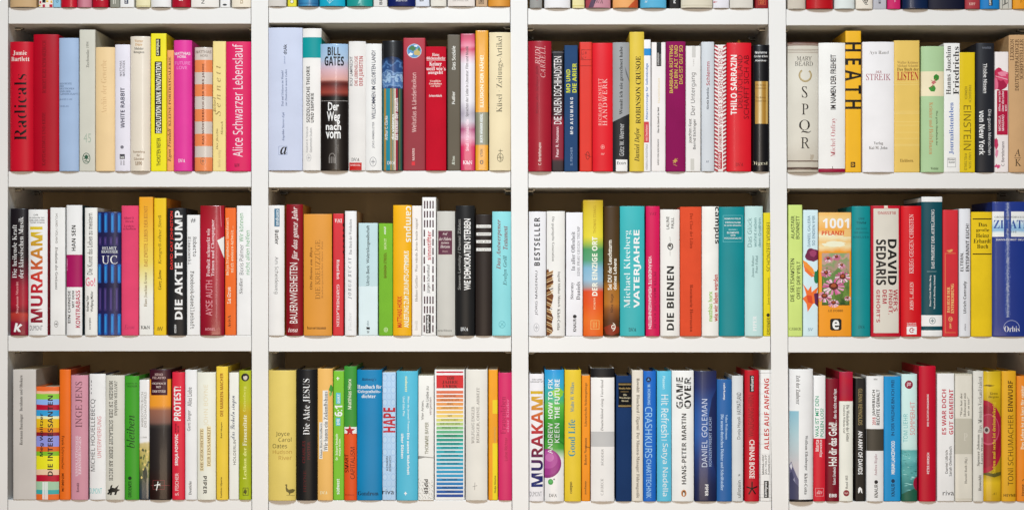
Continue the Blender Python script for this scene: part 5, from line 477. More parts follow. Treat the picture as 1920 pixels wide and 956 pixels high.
bay(3, 2, [
 bk(71, 158, 142, 'EEEBEE', 's', 'white book with giant vertical name shading from navy to gold, bottom shelf', [T('VON KAFKA', 86, 171, 148, 180, 'H', 'l', '4A4A50'), T('ÜBERSETZT', 78, 184, 156, 193, 'H', 'l', '4A4A50'), T('MURAKAMI', 79, 244, 153, 815, 'U', 'k', RAMP((244, 'D8B428'), (330, 'D89A30'), (400, 'CC5A30'), (500, 'B82234'), (600, '7A1838'), (690, '2A1F5E'), (815, '1A2A6E'))), T('DUMONT', 74, 843, 146, 872, 'H', 'n', '88888C')]),
 bk(162, 278, 118, RAMP((110, '2296D8'), (200, '36A8D4'), (270, '3AAE9A'), (330, '62BC48'), (430, '3A9A30'), (520, '2C8628'), (590, '4CA43C'), (630, 'C8DCC0'), (650, 'EEECEC'), (905, 'EEECEB'), dist=.02, nsc=14), 's', 'blue and green gradient book with a magenta sphere', [E(90, 588, 262, 762, '8E3078'), E(100, 592, 256, 746, 'A03A88'), E(128, 600, 240, 706, 'B2509A'), E(168, 614, 218, 664, 'C470AE'), E(183, 767, 214, 802, '3A9A48'), E(188, 772, 206, 792, '58B060'), E(215, 764, 223, 774, '2F2F33'), BLOB(240, 260, 40, 30, '8ACB40', 14, .4, 4), LINE(165, 470, 276, 560, 8, '2A7A2A'), T('HOW TO FIX', 182, 172, 210, 408, 'U', 'b', 'F6FAF6'), T('ANDREW', 182, 434, 210, 616, 'U', 'l', 'F6FAF6'), T('THE FUTURE', 222, 174, 252, 410, 'U', 'b', 'F6FAF6'), T('KEEN', 222, 436, 250, 550, 'U', 'l', 'F6FAF6'), T('DVA', 188, 855, 236, 875, 'H', 's', '26262A')], fin='f'),
 bk(281, 380, 118, 'E6C632', 's', 'yellow book with teal serif title, bottom shelf of the third bay', [T('Malte W. Wilkes', 316, 192, 338, 368, 'U', 's', '5A8E8C'), T('Good Life', 304, 413, 345, 632, 'U', 'S', '2A8A9A'), T('campus', 314, 783, 331, 854, 'U', 'S', '2A2A20')]),
 bk(383, 435, 152, 'F3900D', 'f', 'narrow bright orange book with brown vertical serif print, third bay', [T('Literarische Seitensprünge', 401, 195, 419, 456, 'U', 's', '7A420A'), T('Robert Neumann', 400, 524, 415, 686, 'U', 's', '7A420A'), T('zsolnay', 400, 780, 416, 862, 'U', 'S', '4A2608'), LINE(404, 575, 436, 583, 4, '5A300A')]),
 bk(438, 579, 108, 'EEEBE8', 's', 'wide white book with black head and grey band across its middle', [B(108, 163, '1B191B'), B(485, 575, 'C1C0BF'), T('Deutschland einig Vaterland', 496, 175, 516, 481, 'U', 'I', '8A8886'), T('RÖDDER', 497, 588, 514, 686, 'U', 's', '9A9896'), T('C.H.BECK', 497, 764, 513, 864, 'U', 's', 'A8A6A4')]),
 bk(589, 682, 153, '1B3764', 's', 'navy blue book with a black and gold title panel', [G('title_panel', [R(603, 193, 682, 342, '131316'), R(603, 200, 682, 203, 'C8A868'), R(603, 207, 682, 208.5, 'C8A868'), R(603, 328, 682, 329.5, 'C8A868'), R(603, 334, 682, 337, 'C8A868'), T('Monika Seiler', 605, 222, 678, 233, 'H', 's', 'C8A868'), R(616, 247, 664, 248.5, 'C8A868'), T('Die', 632, 261, 653, 272, 'H', 's', 'E0D4B0'), T('Würzburger', 608, 279, 676, 291, 'H', 's', 'E0D4B0'), T('Hexen', 622, 297, 662, 307, 'H', 's', 'E0D4B0')])], fin='c'),
 bk(683, 750, 120, 'E3DBCC', 's', 'beige book with a single long line of small brown downward print', [T('Rowohlt  Blanchard / Zigarmi  Der Minuten-Manager: Führungsstile', 706, 168, 729, 882, 'D', 's', '6E6456')]),
 bk(752, 827, 125, '1B68C4', 's', 'medium blue book with light blue downward capitals and round mark, third bay', [E(767, 160, 798, 192, '0E2A54'), STAR(782, 176, 10, '5A9CD8', 3), T('M. HORNUNG', 777, 205, 793, 326, 'D', 'l', '8CC0EC'), T('CRASHKURS', 762, 338, 804, 642, 'D', 'l', '9ACCF2'), T('CHARTTECHNIK', 769, 650, 799, 882, 'D', 'n', '9ACCF2')]),
 bk(833, 920, 125, '5DBEDD', 's', 'light cyan book with white thin downward title divided by a bar', [T('Plassen', 867, 155, 883, 232, 'D', 'l', 'B8E4F0'), T('Hit Refresh', 858, 266, 904, 520, 'D', 'l', 'EAF7FA'), R(860, 534, 892, 537, 'EAF7FA'), T('Satya Nadella', 858, 556, 900, 870, 'D', 'l', 'EAF7FA')]),
 bk(922, 1054, 122, 'F1EFEC', 's', 'white book with fractured black double word and an orange oval bird mark', [T('GAME', 948, 162, 989, 348, 'U', 'k', '252426'), T('OVER', 996, 160, 1038, 348, 'U', 'k', '252426'), [LINE(940, 190 + i * 22, 1042, 170 + i * 24, 3, 'F1EFEC') for i in range(8)], T('HANS-PETER MARTIN', 979, 378, 1008, 799, 'U', 'b', '2C2B2D'), E(977, 832, 1009, 874, 'C6824A'), E(985, 838, 1002, 868, '2A2624'), E(988, 846, 998, 868, 'F4F0EA')]),
 bk(1057, 1189, 125, RAMP((115, '262A4C'), (220, '242F62'), (380, '2A569C'), (500, '2C5AA2'), (650, '243C78'), (800, '1E2850'), (905, '1A2246')), 's', 'dark blue glossy book with a darker crescent and pale thin capitals', [P([(1189, 230), (1160, 290), (1140, 400), (1140, 520), (1156, 640), (1189, 740)], '1E2A58'), T('DANIEL GOLEMAN', 1098, 291, 1133, 696, 'U', 'l', 'C6D2E6'), T('KONZENTRIERT EUCH!', 1141, 400, 1159, 692, 'U', 'l', '9CB0D4'), T('PIPER', 1119, 800, 1140, 868, 'D', 'b', 'F0F2F6')], fin='f'),
 bk(1190, 1280, 175, '2964A6', 's', 'low steel blue book with pale downward serif lines, right part of third bay', [T('suhrkamp', 1226, 195, 1241, 296, 'D', 's', 'DCE8F4'), T('Die neuen deutschen Dichter und Schriftsteller', 1213, 382, 1231, 836, 'D', 's', 'A0C0E2'), T('Volker Weidermann', 1241, 385, 1254, 532, 'D', 's', 'A0C0E2')]),
 bk(1281, 1348, 153, 'D8DBDC', 's', 'pale silver-grey book with dark condensed capitals, third bay bottom shelf', [T('HAYMATLAND', 1309, 252, 1336, 384, 'U', 'n', '3A3A3C'), T('Dunja Hayali', 1312, 398, 1337, 531, 'U', 'n', '3A3A3C'), T('ullstein', 1312, 776, 1334, 880, 'U', 'n', '8E9090'), STAR(1324, 745, 10, '8E9090', 5)]),
 bk(1357, 1442, 120, 'BE0F23', 's', 'red book with a black splayed star near its foot, bottom shelf', [G('title_strip', [R(1387, 150, 1413, 249, '151316'), T('campus', 1391, 156, 1409, 244, 'D', 'b', 'F2ECEA')]), T('WOLFGANG HIRN', 1378, 268, 1411, 516, 'U', 'n', '8A0A18'), T('CHINAS BOSSE', 1384, 533, 1416, 764, 'D', 'N', 'F4E0DC'), [LINE(1400, 825, 1400 + 34 * math.cos(a), 825 + 42 * math.sin(a), 8, '1A0A0C') for a in (-1.57, -.3, .9, 2.2, 3.4)]]),
 bk(1446, 1519, 120, 'EFEDEB', 'f', 'white grid-lined book with bold red title at the end of the third bay', [R(1452, 122, 1454, 900, '55555A'), R(1508, 122, 1509.5, 900, '77777A'), [R(1446, y, 1519, y + 1.6, '77777A') for y in (136, 880)], [R(1446, y, 1519, y + 1.2, 'B4B4B6') for y in range(200, 880, 60)], T('ALLES AUF ANFANG', 1474, 170, 1503, 596, 'U', 'b', 'C62C2A'), T('MARINA HERZ', 1461, 626, 1474, 742, 'U', 'l', '4A4A4C'), T('JAN PHILIPP', 1480, 626, 1492, 742, 'U', 'l', '4A4A4C'), T('FLORIAN STOCK', 1497, 626, 1507, 742, 'U', 'l', '4A4A4C'), G('title_strip', [R(1473, 780, 1501, 881, '161616'), T('campus', 1478, 786, 1496, 876, 'U', 'b', 'F2F0EE')])]),
])
_q = random.Random(11)
SEA = []
for _i in range(54):
    _x, _y, _l = _q.uniform(824, 912), 606 + (_i / 54) ** 1.25 * 250, _q.uniform(10, 34) * (.5 + _i / 54)
    SEA.append(P([(_x, _y), (_x + _l * .5, _y - _q.uniform(1, 3.5)), (_x + _l, _y + _q.uniform(-1, 2)), (_x + _l * .5, _y + _q.uniform(1, 4))], _q.choice(['8CCCCA', 'A8DCD8', '3E8C8C', '2F7878', '5CB0B0'])))
bay(3, 3, [
 bk(155, 299, 113, 'EEECEF', 'r', 'wide white book with a blue sky and mountain picture strip', [G('photo_panel', [R(155, 362, 211, 888, RAMP((362, '8ABCCE'), (480, 'A4C4CC'), (600, 'B8C4C8'), (680, 'C4BEC0'), (888, 'B8B4C0'))), P([(155, 690), (168, 662), (180, 700), (196, 740), (211, 770), (211, 888), (155, 888)], '5E5C7A'), P([(155, 740), (172, 720), (190, 790), (211, 810), (211, 888), (155, 888)], '444460'), P([(160, 690), (168, 670), (174, 694), (168, 712)], 'D4D2DA'), P([(178, 770), (186, 756), (192, 790)], '8E8CA4')]), B(888, 902, '1C1A1E'), T('Zeit der Zauberer', 195, 150, 219, 322, 'D', 's', '6E6E72'), T('Wolfram Eilenberger', 244, 508, 266, 716, 'D', 's', '55555A'), T('Klett-Cotta', 244, 732, 263, 858, 'D', 's', '3E3E42')], fin='m'),
 bk(302, 374, 152, 'F0EFEC', 's', 'slim book white above and red below with green capitals', [B(527, 902, 'CE2133'), T('WAS IST MIT DEN', 312, 275, 334, 518, 'U', 'n', '40A888'), T('POLEN LOS?', 342, 347, 363, 518, 'U', 'n', '40A888'), T('Marta', 314, 535, 334, 603, 'U', 'b', 'F6E0DE'), T('Kijowska', 337, 535, 356, 636, 'U', 'b', 'F6E0DE'), O(313, 822, 363, 871, 'F0A0A4', 2), T('dtv', 322, 834, 354, 858, 'H', 'i', 'F4C0C2')]),
 bk(375, 455, 170, '790B21', 's', 'maroon book with tall condensed white title and exclamation mark', [T('Hol dir das Geld!', 391, 431, 441, 690, 'U', 'N', 'F4E8E4'), T('... den du nicht mehr hast', 419, 231, 439, 426, 'U', 'n', 'F0DCD8'), T('Robert Griesbeck', 416, 695, 434, 801, 'U', 'n', 'F0DCD8'), T('EBB', 395, 856, 440, 876, 'H', 'k', 'F4ECEA')]),
 bk(456, 538, 130, 'EEEADE', 's', 'ivory book with worn crimson upper third and red seal at its foot', [B(130, 305, RAMP((125, 'A82040'), (180, 'B41632'), (240, 'A61A38'), (305, 'B0152F'), dist=.03, nsc=60)), T('Friedrich Wilhelm Graf', 479, 328, 492, 496, 'D', 's', '66625C'), T('Die Wiederkehr der Götter', 497, 326, 516, 546, 'D', 's', '4E4A46'), T('Band 463', 492, 748, 507, 826, 'U', 's', '66625C'), E(480, 834, 516, 871, '8A2A34'), T('bpb', 487, 846, 510, 860, 'H', 'S', 'E4C8C0')], side='A81230', d=.165),
 bk(551, 613, 168, '201E1C', 'f', 'slim black book with downward white and dim gold capitals', [T('GLENN REYNOLDS', 570, 230, 594, 448, 'D', 'l', '86764E'), T('AN ARMY OF DAVIDS', 569, 482, 596, 742, 'D', 'N', 'F0EEEA'), P([(570, 856), (570, 826), (580, 816), (592, 826), (596, 856), (588, 850), (584, 834), (578, 850)], 'F0EEEA')]),
 bk(618, 721, 155, 'F0EAEB', 's', 'white book with a broad dark olive grey band in the middle', [B(470, 600, '48433A'), T('BÖCK', 660, 168, 682, 178, 'H', 'b', '2A2A2A'), T('2018', 652, 400, 672, 446, 'U', 'b', 'C02E40'), T('JAHRBUCH', 651, 237, 672, 392, 'U', 'b', '35302F'), T('RECHTE GEWALT', 676, 235, 696, 446, 'U', 'b', '35302F'), T('Andrea Röpke', 664, 618, 684, 748, 'U', 's', 'B09098'), T('KNAUR', 664, 800, 686, 878, 'U', 'l', '2E2A2C'), E(664, 774, 686, 797, '2E2A2C')]),
 bk(723, 824, 157, '128ECC', 'f', 'cobalt sky blue book with dark blue capitals above white ones', [T('IN DER WILDNIS BIN ICH FREI', 767, 180, 786, 511, 'U', 'n', '0B4570'), T('MIRIAM LANCEWOOD', 767, 541, 789, 740, 'U', 'N', 'F0F6FA'), T('KNAUR', 767, 796, 789, 872, 'U', 'l', '0A3454'), E(767, 769, 789, 792, '0A3454')]),
 bk(829, 922, 143, RAMP((140, 'CBE8E6'), (560, 'C8E6E2'), (592, 'C0E0DC'), (600, '5AA8A8'), (650, '6FBCBC'), (690, '4E9C9E'), (730, '5CAAA8'), (800, '3A8484'), (905, '2C6C6C'), dist=.006, nsc=30), 's', 'pale mint book with rippling sea picture below and maroon round badge', [SEA, P([(829, 860), (870, 838), (900, 828), (922, 824), (922, 902), (829, 902)], '1E5A46'), E(848, 181, 896, 231, '8E1A3A'), T('RL', 860, 194, 884, 218, 'D', 'b', 'E8C8D0'), E(898, 755, 945, 836, '9A1838'), T('TOM LIEHR', 838, 380, 864, 549, 'U', 'l', '58AEB0'), T('SOMMERHIT', 878, 307, 908, 506, 'U', 'n', 'D8888A')]),
 bk(931, 1032, 95, 'BE0D2C', 's', 'tallest crimson book of the right bay with two tiny pale words', [T('DIE FLÜCHTLINGSKRISE', 975, 262, 988, 453, 'U', 'b', 'F0B8C0'), T('PETER MERSCH', 977, 611, 991, 736, 'U', 'b', 'F0B8C0')], d=.16),
 bk(1040, 1145, 140, 'EFEDF0', 'f', 'white book with two lines of bold red capitals and black publisher word', [T('ES WAR DOCH', 1069, 235, 1095, 503, 'U', 'b', 'C02E46'), T('GUT GEMEINT', 1111, 234, 1137, 503, 'U', 'b', 'C02E46'), T('Daniel Ullrich', 1089, 597, 1105, 736, 'U', 'l', '4A4A4E'), T('Sarah Diefenbach', 1111, 574, 1128, 752, 'U', 'l', '4A4A4E'), T('riva', 1074, 838, 1141, 866, 'H', 'n', '222226')]),
 bk(1147, 1252, 143, 'DCD8CC', 'f', 'greyish cream book with a grey block across its middle', [B(408, 620, 'BEBAAB'), T('“Was hat der', 1178, 256, 1191, 396, 'U', 's', '6E6A62'), T('Holocaust mit', 1199, 256, 1213, 396, 'U', 's', '6E6A62'), T('mir zu tun?”', 1221, 278, 1234, 392, 'U', 's', '6E6A62'), T('Harald Roth (Hg.)', 1205, 640, 1223, 796, 'U', 's', '6E6A62'), T('P', 1200, 496, 1222, 540, 'H', 's', 'D2CEC2'), B(143, 152, 'CFC9BA'), B(884, 892, 'CFC9BA')], fin='f'),
 bk(1254, 1316, 125, 'DCDAD2', 's', 'pale grey book crowded with dark serif vertical print, beside the yellow picture one', [T('Das Minuten-Verkaufstalent', 1282, 157, 1307, 491, 'U', 's', '4C4A46'), T('Spencer Johnson', 1276, 502, 1296, 690, 'U', 's', '5A5852'), T('Larry Wilson', 1300, 520, 1314, 680, 'U', 's', '6A6862'), T('Rowohlt', 1286, 744, 1303, 838, 'U', 's', '5A5852')]),
 bk(1317, 1422, 127, RAMP((120, 'C8A81A'), (220, 'DCBA18'), (300, 'C2A010'), (740, 'A88A10'), (790, 'DCB81C'), (905, 'C49A14'), dist=.02, nsc=14), 's', 'yellow book with a large dark red saucer picture', [P([(1317, 715), (1360, 735), (1422, 725), (1422, 745), (1380, 758), (1317, 742)], '5A5420'), E(1190, 298, 1440, 735, 'A81A36'), E(1206, 326, 1418, 706, '97142E'), E(1280, 380, 1412, 566, 'C04A66'), E(1284, 386, 1406, 556, 'A62440'), E(1318, 456, 1352, 498, 'B8A8A4'), E(1326, 464, 1344, 488, '3A2A2C'), BLOB(1352, 212, 30, 5, '7A6410', 12, .5, 3), T('Kirsten', 1354, 250, 1400, 266, 'H', 's', '5A4A08'), T('Jürgens', 1344, 272, 1406, 288, 'H', 's', '5A4A08'), T('Sieben mal sechs ist dreiundvierzig', 1368, 310, 1392, 736, 'U', 's', 'DCC028'), T('A1', 1368, 848, 1392, 862, 'H', 'I', '6A5608')], fin='f'),
 bk(1425, 1511, 125, 'DFA71E', 's', 'golden yellow book with long dark brown capitals, near the right edge', [T('TONI SCHUMACHER', 1459, 386, 1494, 806, 'U', 'l', '5E3E08'), T('EINWURF', 1459, 182, 1491, 366, 'U', 'b', '54360A'), T('HEYNE', 1436, 857, 1508, 873, 'H', 'b', '5E3E08')]),
 bk(1516, 1594, 155, 'E7881A', 's', 'orange book at the right end of the bottom shelf', [T('Das Leben ist zu kurz für später', 1539, 212, 1562, 592, 'U', 's', 'FAE0B0'), T('Heyne', 1544, 800, 1562, 868, 'U', 'b', '6A3A08'), LINE(1546, 780, 1560, 766, 3, '6A3A08')], d=.15),
])

# ------------------------------------------------------------------ lettering: outlines of Blender's built-in font, laid out and bent round the spines
STY = {'n': (None, 0), 'N': (None, .022), 'l': (0x1D5A0, 0), 'b': (0x1D5D4, 0), 'k': (0x1D5D4, .009), 's': (0x1D400, -.0145), 'u': (0x1D434, 0), 'L': (0x1D5A0, .014), 'M': (None, .014), 'U': (0x1D434, .012), 'S': (0x1D400, 0),
       'i': (0x1D434, 0), 'I': (0x1D468, 0), 'm': (0x1D670, .008), 'c': (0x1D4D0, 0)}
DIG = {0x1D5A0: 0x1D7E2, 0x1D5D4: 0x1D7EC, 0x1D400: 0x1D7CE, 0x1D670: 0x1D7F6}
UML = {'Ä': 'A', 'Ö': 'O', 'Ü': 'U', 'ä': 'a', 'ö': 'o', 'ü': 'u'}
def code(ch, b):
    if b is None: return ch
    if ch == 'I' and b in (0x1D5A0, 0x1D5D4): ch = 'l'      # a plain bar, not the barred capital
    if 'A' <= ch <= 'Z': return chr(b + ord(ch) - 65)
    if 'a' <= ch <= 'z': return 'ℎ' if (b == 0x1D434 and ch == 'h') else chr(b + 26 + ord(ch) - 97)
    if ch.isdigit() and b in DIG: return chr(DIG[b] + ord(ch) - 48)
    return ch
GL = {}
def make_glyphs(keys):
    """one text object per style, every letter on lines of its own (once alone, once doubled to learn its advance)"""
    byf = {}
    for f, ch in keys: byf.setdefault(f, []).append(ch)
    SP = 4.0
    for f, chs in byf.items():
        b, off = STY[f]
        c = bpy.data.curves.new('letters', 'FONT'); c.size = 1; c.offset = off; c.resolution_u = 2; c.space_line = SP
        c.body = '\n'.join(t for ch in chs for t in (code(ch, b), code(ch, b) * 2))
        o = bpy.data.objects.new('letters', c); COL.objects.link(o)
        bpy.context.view_layer.update()
        ev = o.evaluated_get(bpy.context.evaluated_depsgraph_get()); me = ev.to_mesh()
        n = len(chs) * 2
        line = [min(n - 1, max(0, int(math.floor((1.6 - v.co.y) / SP)))) for v in me.vertices]
        V = [[] for _ in range(n)]; F_ = [[] for _ in range(n)]; idx = {}
        for v in me.vertices:
            l = line[v.index]; idx[v.index] = len(V[l]); V[l].append((v.co.x, v.co.y + l * SP))
        for p in me.polygons:
            vs = list(p.vertices); F_[line[vs[0]]].append(tuple(idx[i] for i in vs))
        for i, ch in enumerate(chs):
            v1, v2 = V[2 * i], V[2 * i + 1]
            adv = (max(q[0] for q in v2) - max(q[0] for q in v1)) if v1 and v2 else .3
            GL[(f, ch)] = (v1, F_[2 * i], adv)
        ev.to_mesh_clear(); bpy.data.objects.remove(o); bpy.data.curves.remove(c)
def face(s, f, small=False):
    """which cut of the type: capitals of the serif stand upright, small print gets a sturdier cut"""
    if f == 's' and s == s.upper() and any(ch.isalpha() for ch in s): f = 'u'
    if small: f = {'l': 'L', 'n': 'M', 's': 'S', 'i': 'I', 'u': 'U'}.get(f, f)
    return f
def tiny(e): return (e[5] - e[3] if e[6] in 'HF' else e[4] - e[2]) < 25
def stronger(c, base):
    """small print is read paler than it is inked: push its colour away from the ground"""
    if not isinstance(c, str) or not isinstance(base, str): return c
    v = [(int(c[i:i + 2], 16), int(base[i:i + 2], 16)) for i in (0, 2, 4)]
    return ''.join('%02X' % max(0, min(255, round(b + (a - b) * 1.22))) for a, b in v)
def disc(cx, cy, r, n=8):
    return [(cx + r * math.cos(2 * math.pi * i / n), cy + r * math.sin(2 * math.pi * i / n)) for i in range(n)]
def layout(s, f, small):
    vs, fs, pen = [], [], 0
    f = face(s, f, small)
    for ch in s:
        if ch == ' ': pen += .27; continue
        if ch == '\t': pen += .7; continue
        if ch == '|': pen += .13; continue
        base = UML.get(ch, ch) if f not in 'nNM' else ch
        g = GL[(f, base)]
        k = len(vs); vs += [(x + pen, y) for x, y in g[0]]; fs += [tuple(i + k for i in q) for q in g[1]]
        if base != ch and g[0]:
            xs = [p[0] for p in g[0]]; mx = (min(xs) + max(xs)) / 2 + pen; ty = max(p[1] for p in g[0]) + .11
            for s_ in (-1, 1):
                k = len(vs); vs += disc(mx + s_ * .11, ty, .055); fs.append(tuple(range(k, k + 8)))
        pen += g[2]
    if f in 'uU': vs = [(x - .26 * y, y) for x, y in vs]     # stood upright: a regular roman for capitals
    return vs, fs
def placed(t, cv):
    _, s, x0, y0, x1, y1, d, f, c = t
    vs, fs = layout(s, f, tiny(t))
    if not vs: return [], []
    ax, bx = min(v[0] for v in vs), max(v[0] for v in vs); ay, by = min(v[1] for v in vs), max(v[1] for v in vs)
    out = []
    for x, y in vs:
        u = (x - ax) / max(1e-6, bx - ax); v = (y - ay) / max(1e-6, by - ay)
        if d == 'H': q = (x0 + u * (x1 - x0), y1 - v * (y1 - y0))
        elif d == 'F': q = (x1 - u * (x1 - x0), y0 + v * (y1 - y0))       # printed upside down
        elif d == 'U': q = (x1 - v * (x1 - x0), y1 - u * (y1 - y0))
        else: q = (x0 + v * (x1 - x0), y0 + u * (y1 - y0))
        out.append(cv(*q))
    return out, fs
def flat(els):
    for e in els:
        if isinstance(e, list): yield from flat(e)
        else: yield e

# ------------------------------------------------------------------ one book
def profile(w_, shape, b):
    """points across the back of the spine: (u, depth), left to right, and its outward normal"""
    h = w_ / 2; pts = []
    if shape == 'f':
        r = min(.0019, w_ * .13)
        for i in range(4):
            a = math.radians(90 * i / 3); pts.append((-h + r * (1 - math.cos(math.pi / 2 - a) ) if False else -h + r * (1 - math.cos(a)), r * (1 - math.sin(a))))
        pts += [(-h * .4, 0), (h * .4, 0)]
        pts += [(-u, y) for u, y in pts[:4][::-1]]
    else:
        k = .95 if shape == 'r' else .92
        q = math.sqrt(1 - k * k)
        n = 18
        for i in range(n + 1):
            a = -1 + 2 * i / n; a = math.sin(a * math.pi / 2)
            y = b * (1 - (math.sqrt(1 - (k * a) ** 2) - q) / (1 - q))
            pts.append((a * h, y))
    return pts
def interp(pts, u):
    if u <= pts[0][0]: i = 0
    elif u >= pts[-1][0]: i = len(pts) - 2
    else:
        i = 0
        while pts[i + 1][0] < u: i += 1
    (u0, y0), (u1, y1) = pts[i], pts[i + 1]
    t = 0 if u1 == u0 else min(1, max(0, (u - u0) / (u1 - u0)))
    dx, dy = u1 - u0, y1 - y0; l = math.hypot(dx, dy) or 1
    return y0 + (y1 - y0) * t, (dy / l, -dx / l)
def halfcut(p, ax, v, keep):
    """the part of the convex outline p on one side of a line"""
    out = []; n = len(p)
    for i in range(n):
        a, b = p[i - 1], p[i]; da, db = (a[ax] - v) * keep, (b[ax] - v) * keep
        if (da > 0) != (db > 0) and da != db:
            t = da / (da - db); q = [a[0] + (b[0] - a[0]) * t, a[1] + (b[1] - a[1]) * t]; q[ax] = v; out.append(tuple(q))
        if db >= 0 and not (db == 0 and out and out[-1] == b): out.append(b)
    return out
def slabs(p, ax, cuts):
    lo, hi = min(q[ax] for q in p), max(q[ax] for q in p)
    if hi <= cuts[0] or lo >= cuts[-1]: return
    if lo < cuts[0]: p = halfcut(p, ax, cuts[0], 1)
    if hi > cuts[-1]: p = halfcut(p, ax, cuts[-1], -1)
    for c in cuts[1:-1]:
        if len(p) < 3: return
        if c <= lo: continue
        if c >= hi: break
        l = halfcut(p, ax, c, -1)
        if len(l) > 2: yield l
        p = halfcut(p, ax, c, 1)
    if len(p) > 2: yield p
def cells(p, xs, zs):
    for a in slabs(p, 0, xs):
        yield from slabs(a, 1, zs)
class Book:
    def __init__(s, spec, F, ox, oy, shelf, xmin, xmax, row):
        x0, x1, top, base, shape, label, els, o = spec
        s.F, s.ox, s.oy = F, ox, oy
        s.rng = random.Random(hash_str(label))
        a, b = max(ox + x0 * F, xmin), min(ox + x1 * F, xmax)
        s.h = (shelf - (oy + top * F)) * S
        a += .24; b -= .24
        s.w = (b - a) * S; s.cx = (a + b) / 2; s.shelf = shelf
        s.hc = o.get('hc', shape != 'f'); s.fin = o.get('fin', 'm')
        s.bulge = {'f': 0, 's': min(.0040, s.w * .125), 'r': min(.0070, s.w * .19)}[shape]
        s.pts = profile(s.w, shape, s.bulge)
        s.depth = o.get('d', min(.2, max(.115, s.h * .63)))
        s.base = base
        yy = -.0010 - s.bulge * 1.15 + s.rng.uniform(-.0014, .0010) + o.get('dy', 0)
        root = empty('hardcover_book' if s.hc else 'paperback_book', (X(s.cx), yy, Z(shelf) + .0002), label, 'book', 'books on the shelves of the bookcase')
        root.rotation_euler = (0, math.radians(s.rng.uniform(-.07, .07)), math.radians(s.rng.uniform(-.35, .35)))
        s.root = root
        els = list(flat(els))
        s.spine(els)
        s.rest(o, els)
    def cv(s, px, py): return ((s.ox + px * s.F - s.cx) * S, (s.shelf - (s.oy + py * s.F)) * S)
    def roll(s, z):
        e = .0016; t = max(0, z - (s.h - e)) / e; t2 = max(0, e - z) / e
        return .00045 * max(t, t2) ** 2
    def color(s, c):
        if isinstance(c, tuple) and c[0] == 'RAMP':
            _, ax, st, d, hard, nsc = c
            stops = []
            for p, h in st: stops.append(((s.shelf - (s.oy + p * s.F)) * S if ax == 2 else (s.ox + p * s.F - s.cx) * S, h))
            return ('ramp', ax, tuple(stops), d, hard, nsc)
        return c
    def printed(s, bm, els, mats, tier0=0, ground=None):
        """lays the printed shapes and letters on the curved back, each group a hair proud of the one below"""
        w2 = s.w / 2
        boxes = []
        idx = 0
        xs = [-w2 + 1e-5] + [u for u, _ in s.pts[1:-1]] + [w2 - 1e-5]
        zc = [1e-5, .0008, .0016, s.h - .0016, s.h - .0008, s.h - 1e-5]
        for e in els:
            k = e[0]; c = s.color(e[5] if k == 'N' else stronger(e[-1], ground) if k == 'T' and tiny(e) else e[-1])
            key = mat(c, s.fin)
            if key not in mats: mats.append(key)
            mi = mats.index(key); idx += 1
            if k == 'T': vs, fs = placed(e, s.cv)
            elif k == 'N':
                _, x0, y0, x1, y1, cc, lw, a0, a1 = e; n = 26; cx, cy, rx, ry = (x0 + x1) / 2, (y0 + y1) / 2, (x1 - x0) / 2, (y1 - y0) / 2
                vs = []
                for i in range(n + 1):
                    a = math.radians(a0 + (a1 - a0) * i / n)
                    vs += [s.cv(cx + rx * math.cos(a), cy + ry * math.sin(a)), s.cv(cx + (rx - lw) * math.cos(a), cy + (ry - lw) * math.sin(a))]
                fs = [(2 * i, 2 * i + 1, 2 * i + 3, 2 * i + 2) for i in range(n)]
            else:
                if k == 'R': vs = [s.cv(e[1], e[2]), s.cv(e[3], e[2]), s.cv(e[3], e[4]), s.cv(e[1], e[4])]
                elif k == 'B':
                    z1, z0 = s.cv(0, e[1])[1], s.cv(0, e[2])[1]; vs = [(-w2, z1), (w2, z1), (w2, z0), (-w2, z0)]
                elif k == 'E':
                    n = 28; vs = [s.cv((e[1] + e[3]) / 2 + (e[3] - e[1]) / 2 * math.cos(2 * math.pi * i / n), (e[2] + e[4]) / 2 + (e[4] - e[2]) / 2 * math.sin(2 * math.pi * i / n)) for i in range(n)]
                else: vs = [s.cv(*p) for p in e[1]]
                fs = [tuple(range(len(vs)))] if k != 'P' or len(vs) < 4 else tessellate_polygon([[Vector((x, y, 0)) for x, y in vs]])
            if not vs: continue
            bx = (min(p[0] for p in vs), max(p[0] for p in vs), min(p[1] for p in vs), max(p[1] for p in vs))
            lv = 1 + max([l for (a0, a1, b0, b1, l) in boxes if a0 < bx[1] and bx[0] < a1 and b0 < bx[3] and bx[2] < b1] or [0])
            boxes.append(bx + (lv,)); off = .00004 * (lv + 1 + tier0)      # each print sits a hair proud of what it overlaps
            cache = {}
            def vert(x, z):
                q = (round(x, 6), round(z, 6)); v = cache.get(q)
                if v is None:
                    y, n = interp(s.pts, x)
                    v = cache[q] = bm.verts.new((x + n[0] * off * .5, y + n[1] * off + s.roll(z), z))
                return v
            for f in fs:
                for poly in cells([vs[i] for i in f], xs, zc):
                    area2 = sum(poly[i - 1][0] * poly[i][1] - poly[i][0] * poly[i - 1][1] for i in range(len(poly)))
                    if abs(area2) < 1e-12: continue
                    q = []
                    for p in (poly if area2 > 0 else poly[::-1]):
                        v = vert(*p)
                        if v not in q: q.append(v)
                    if len(q) < 3: continue
                    try: fc = bm.faces.new(q); fc.material_index = mi; fc.smooth = True
                    except ValueError: pass
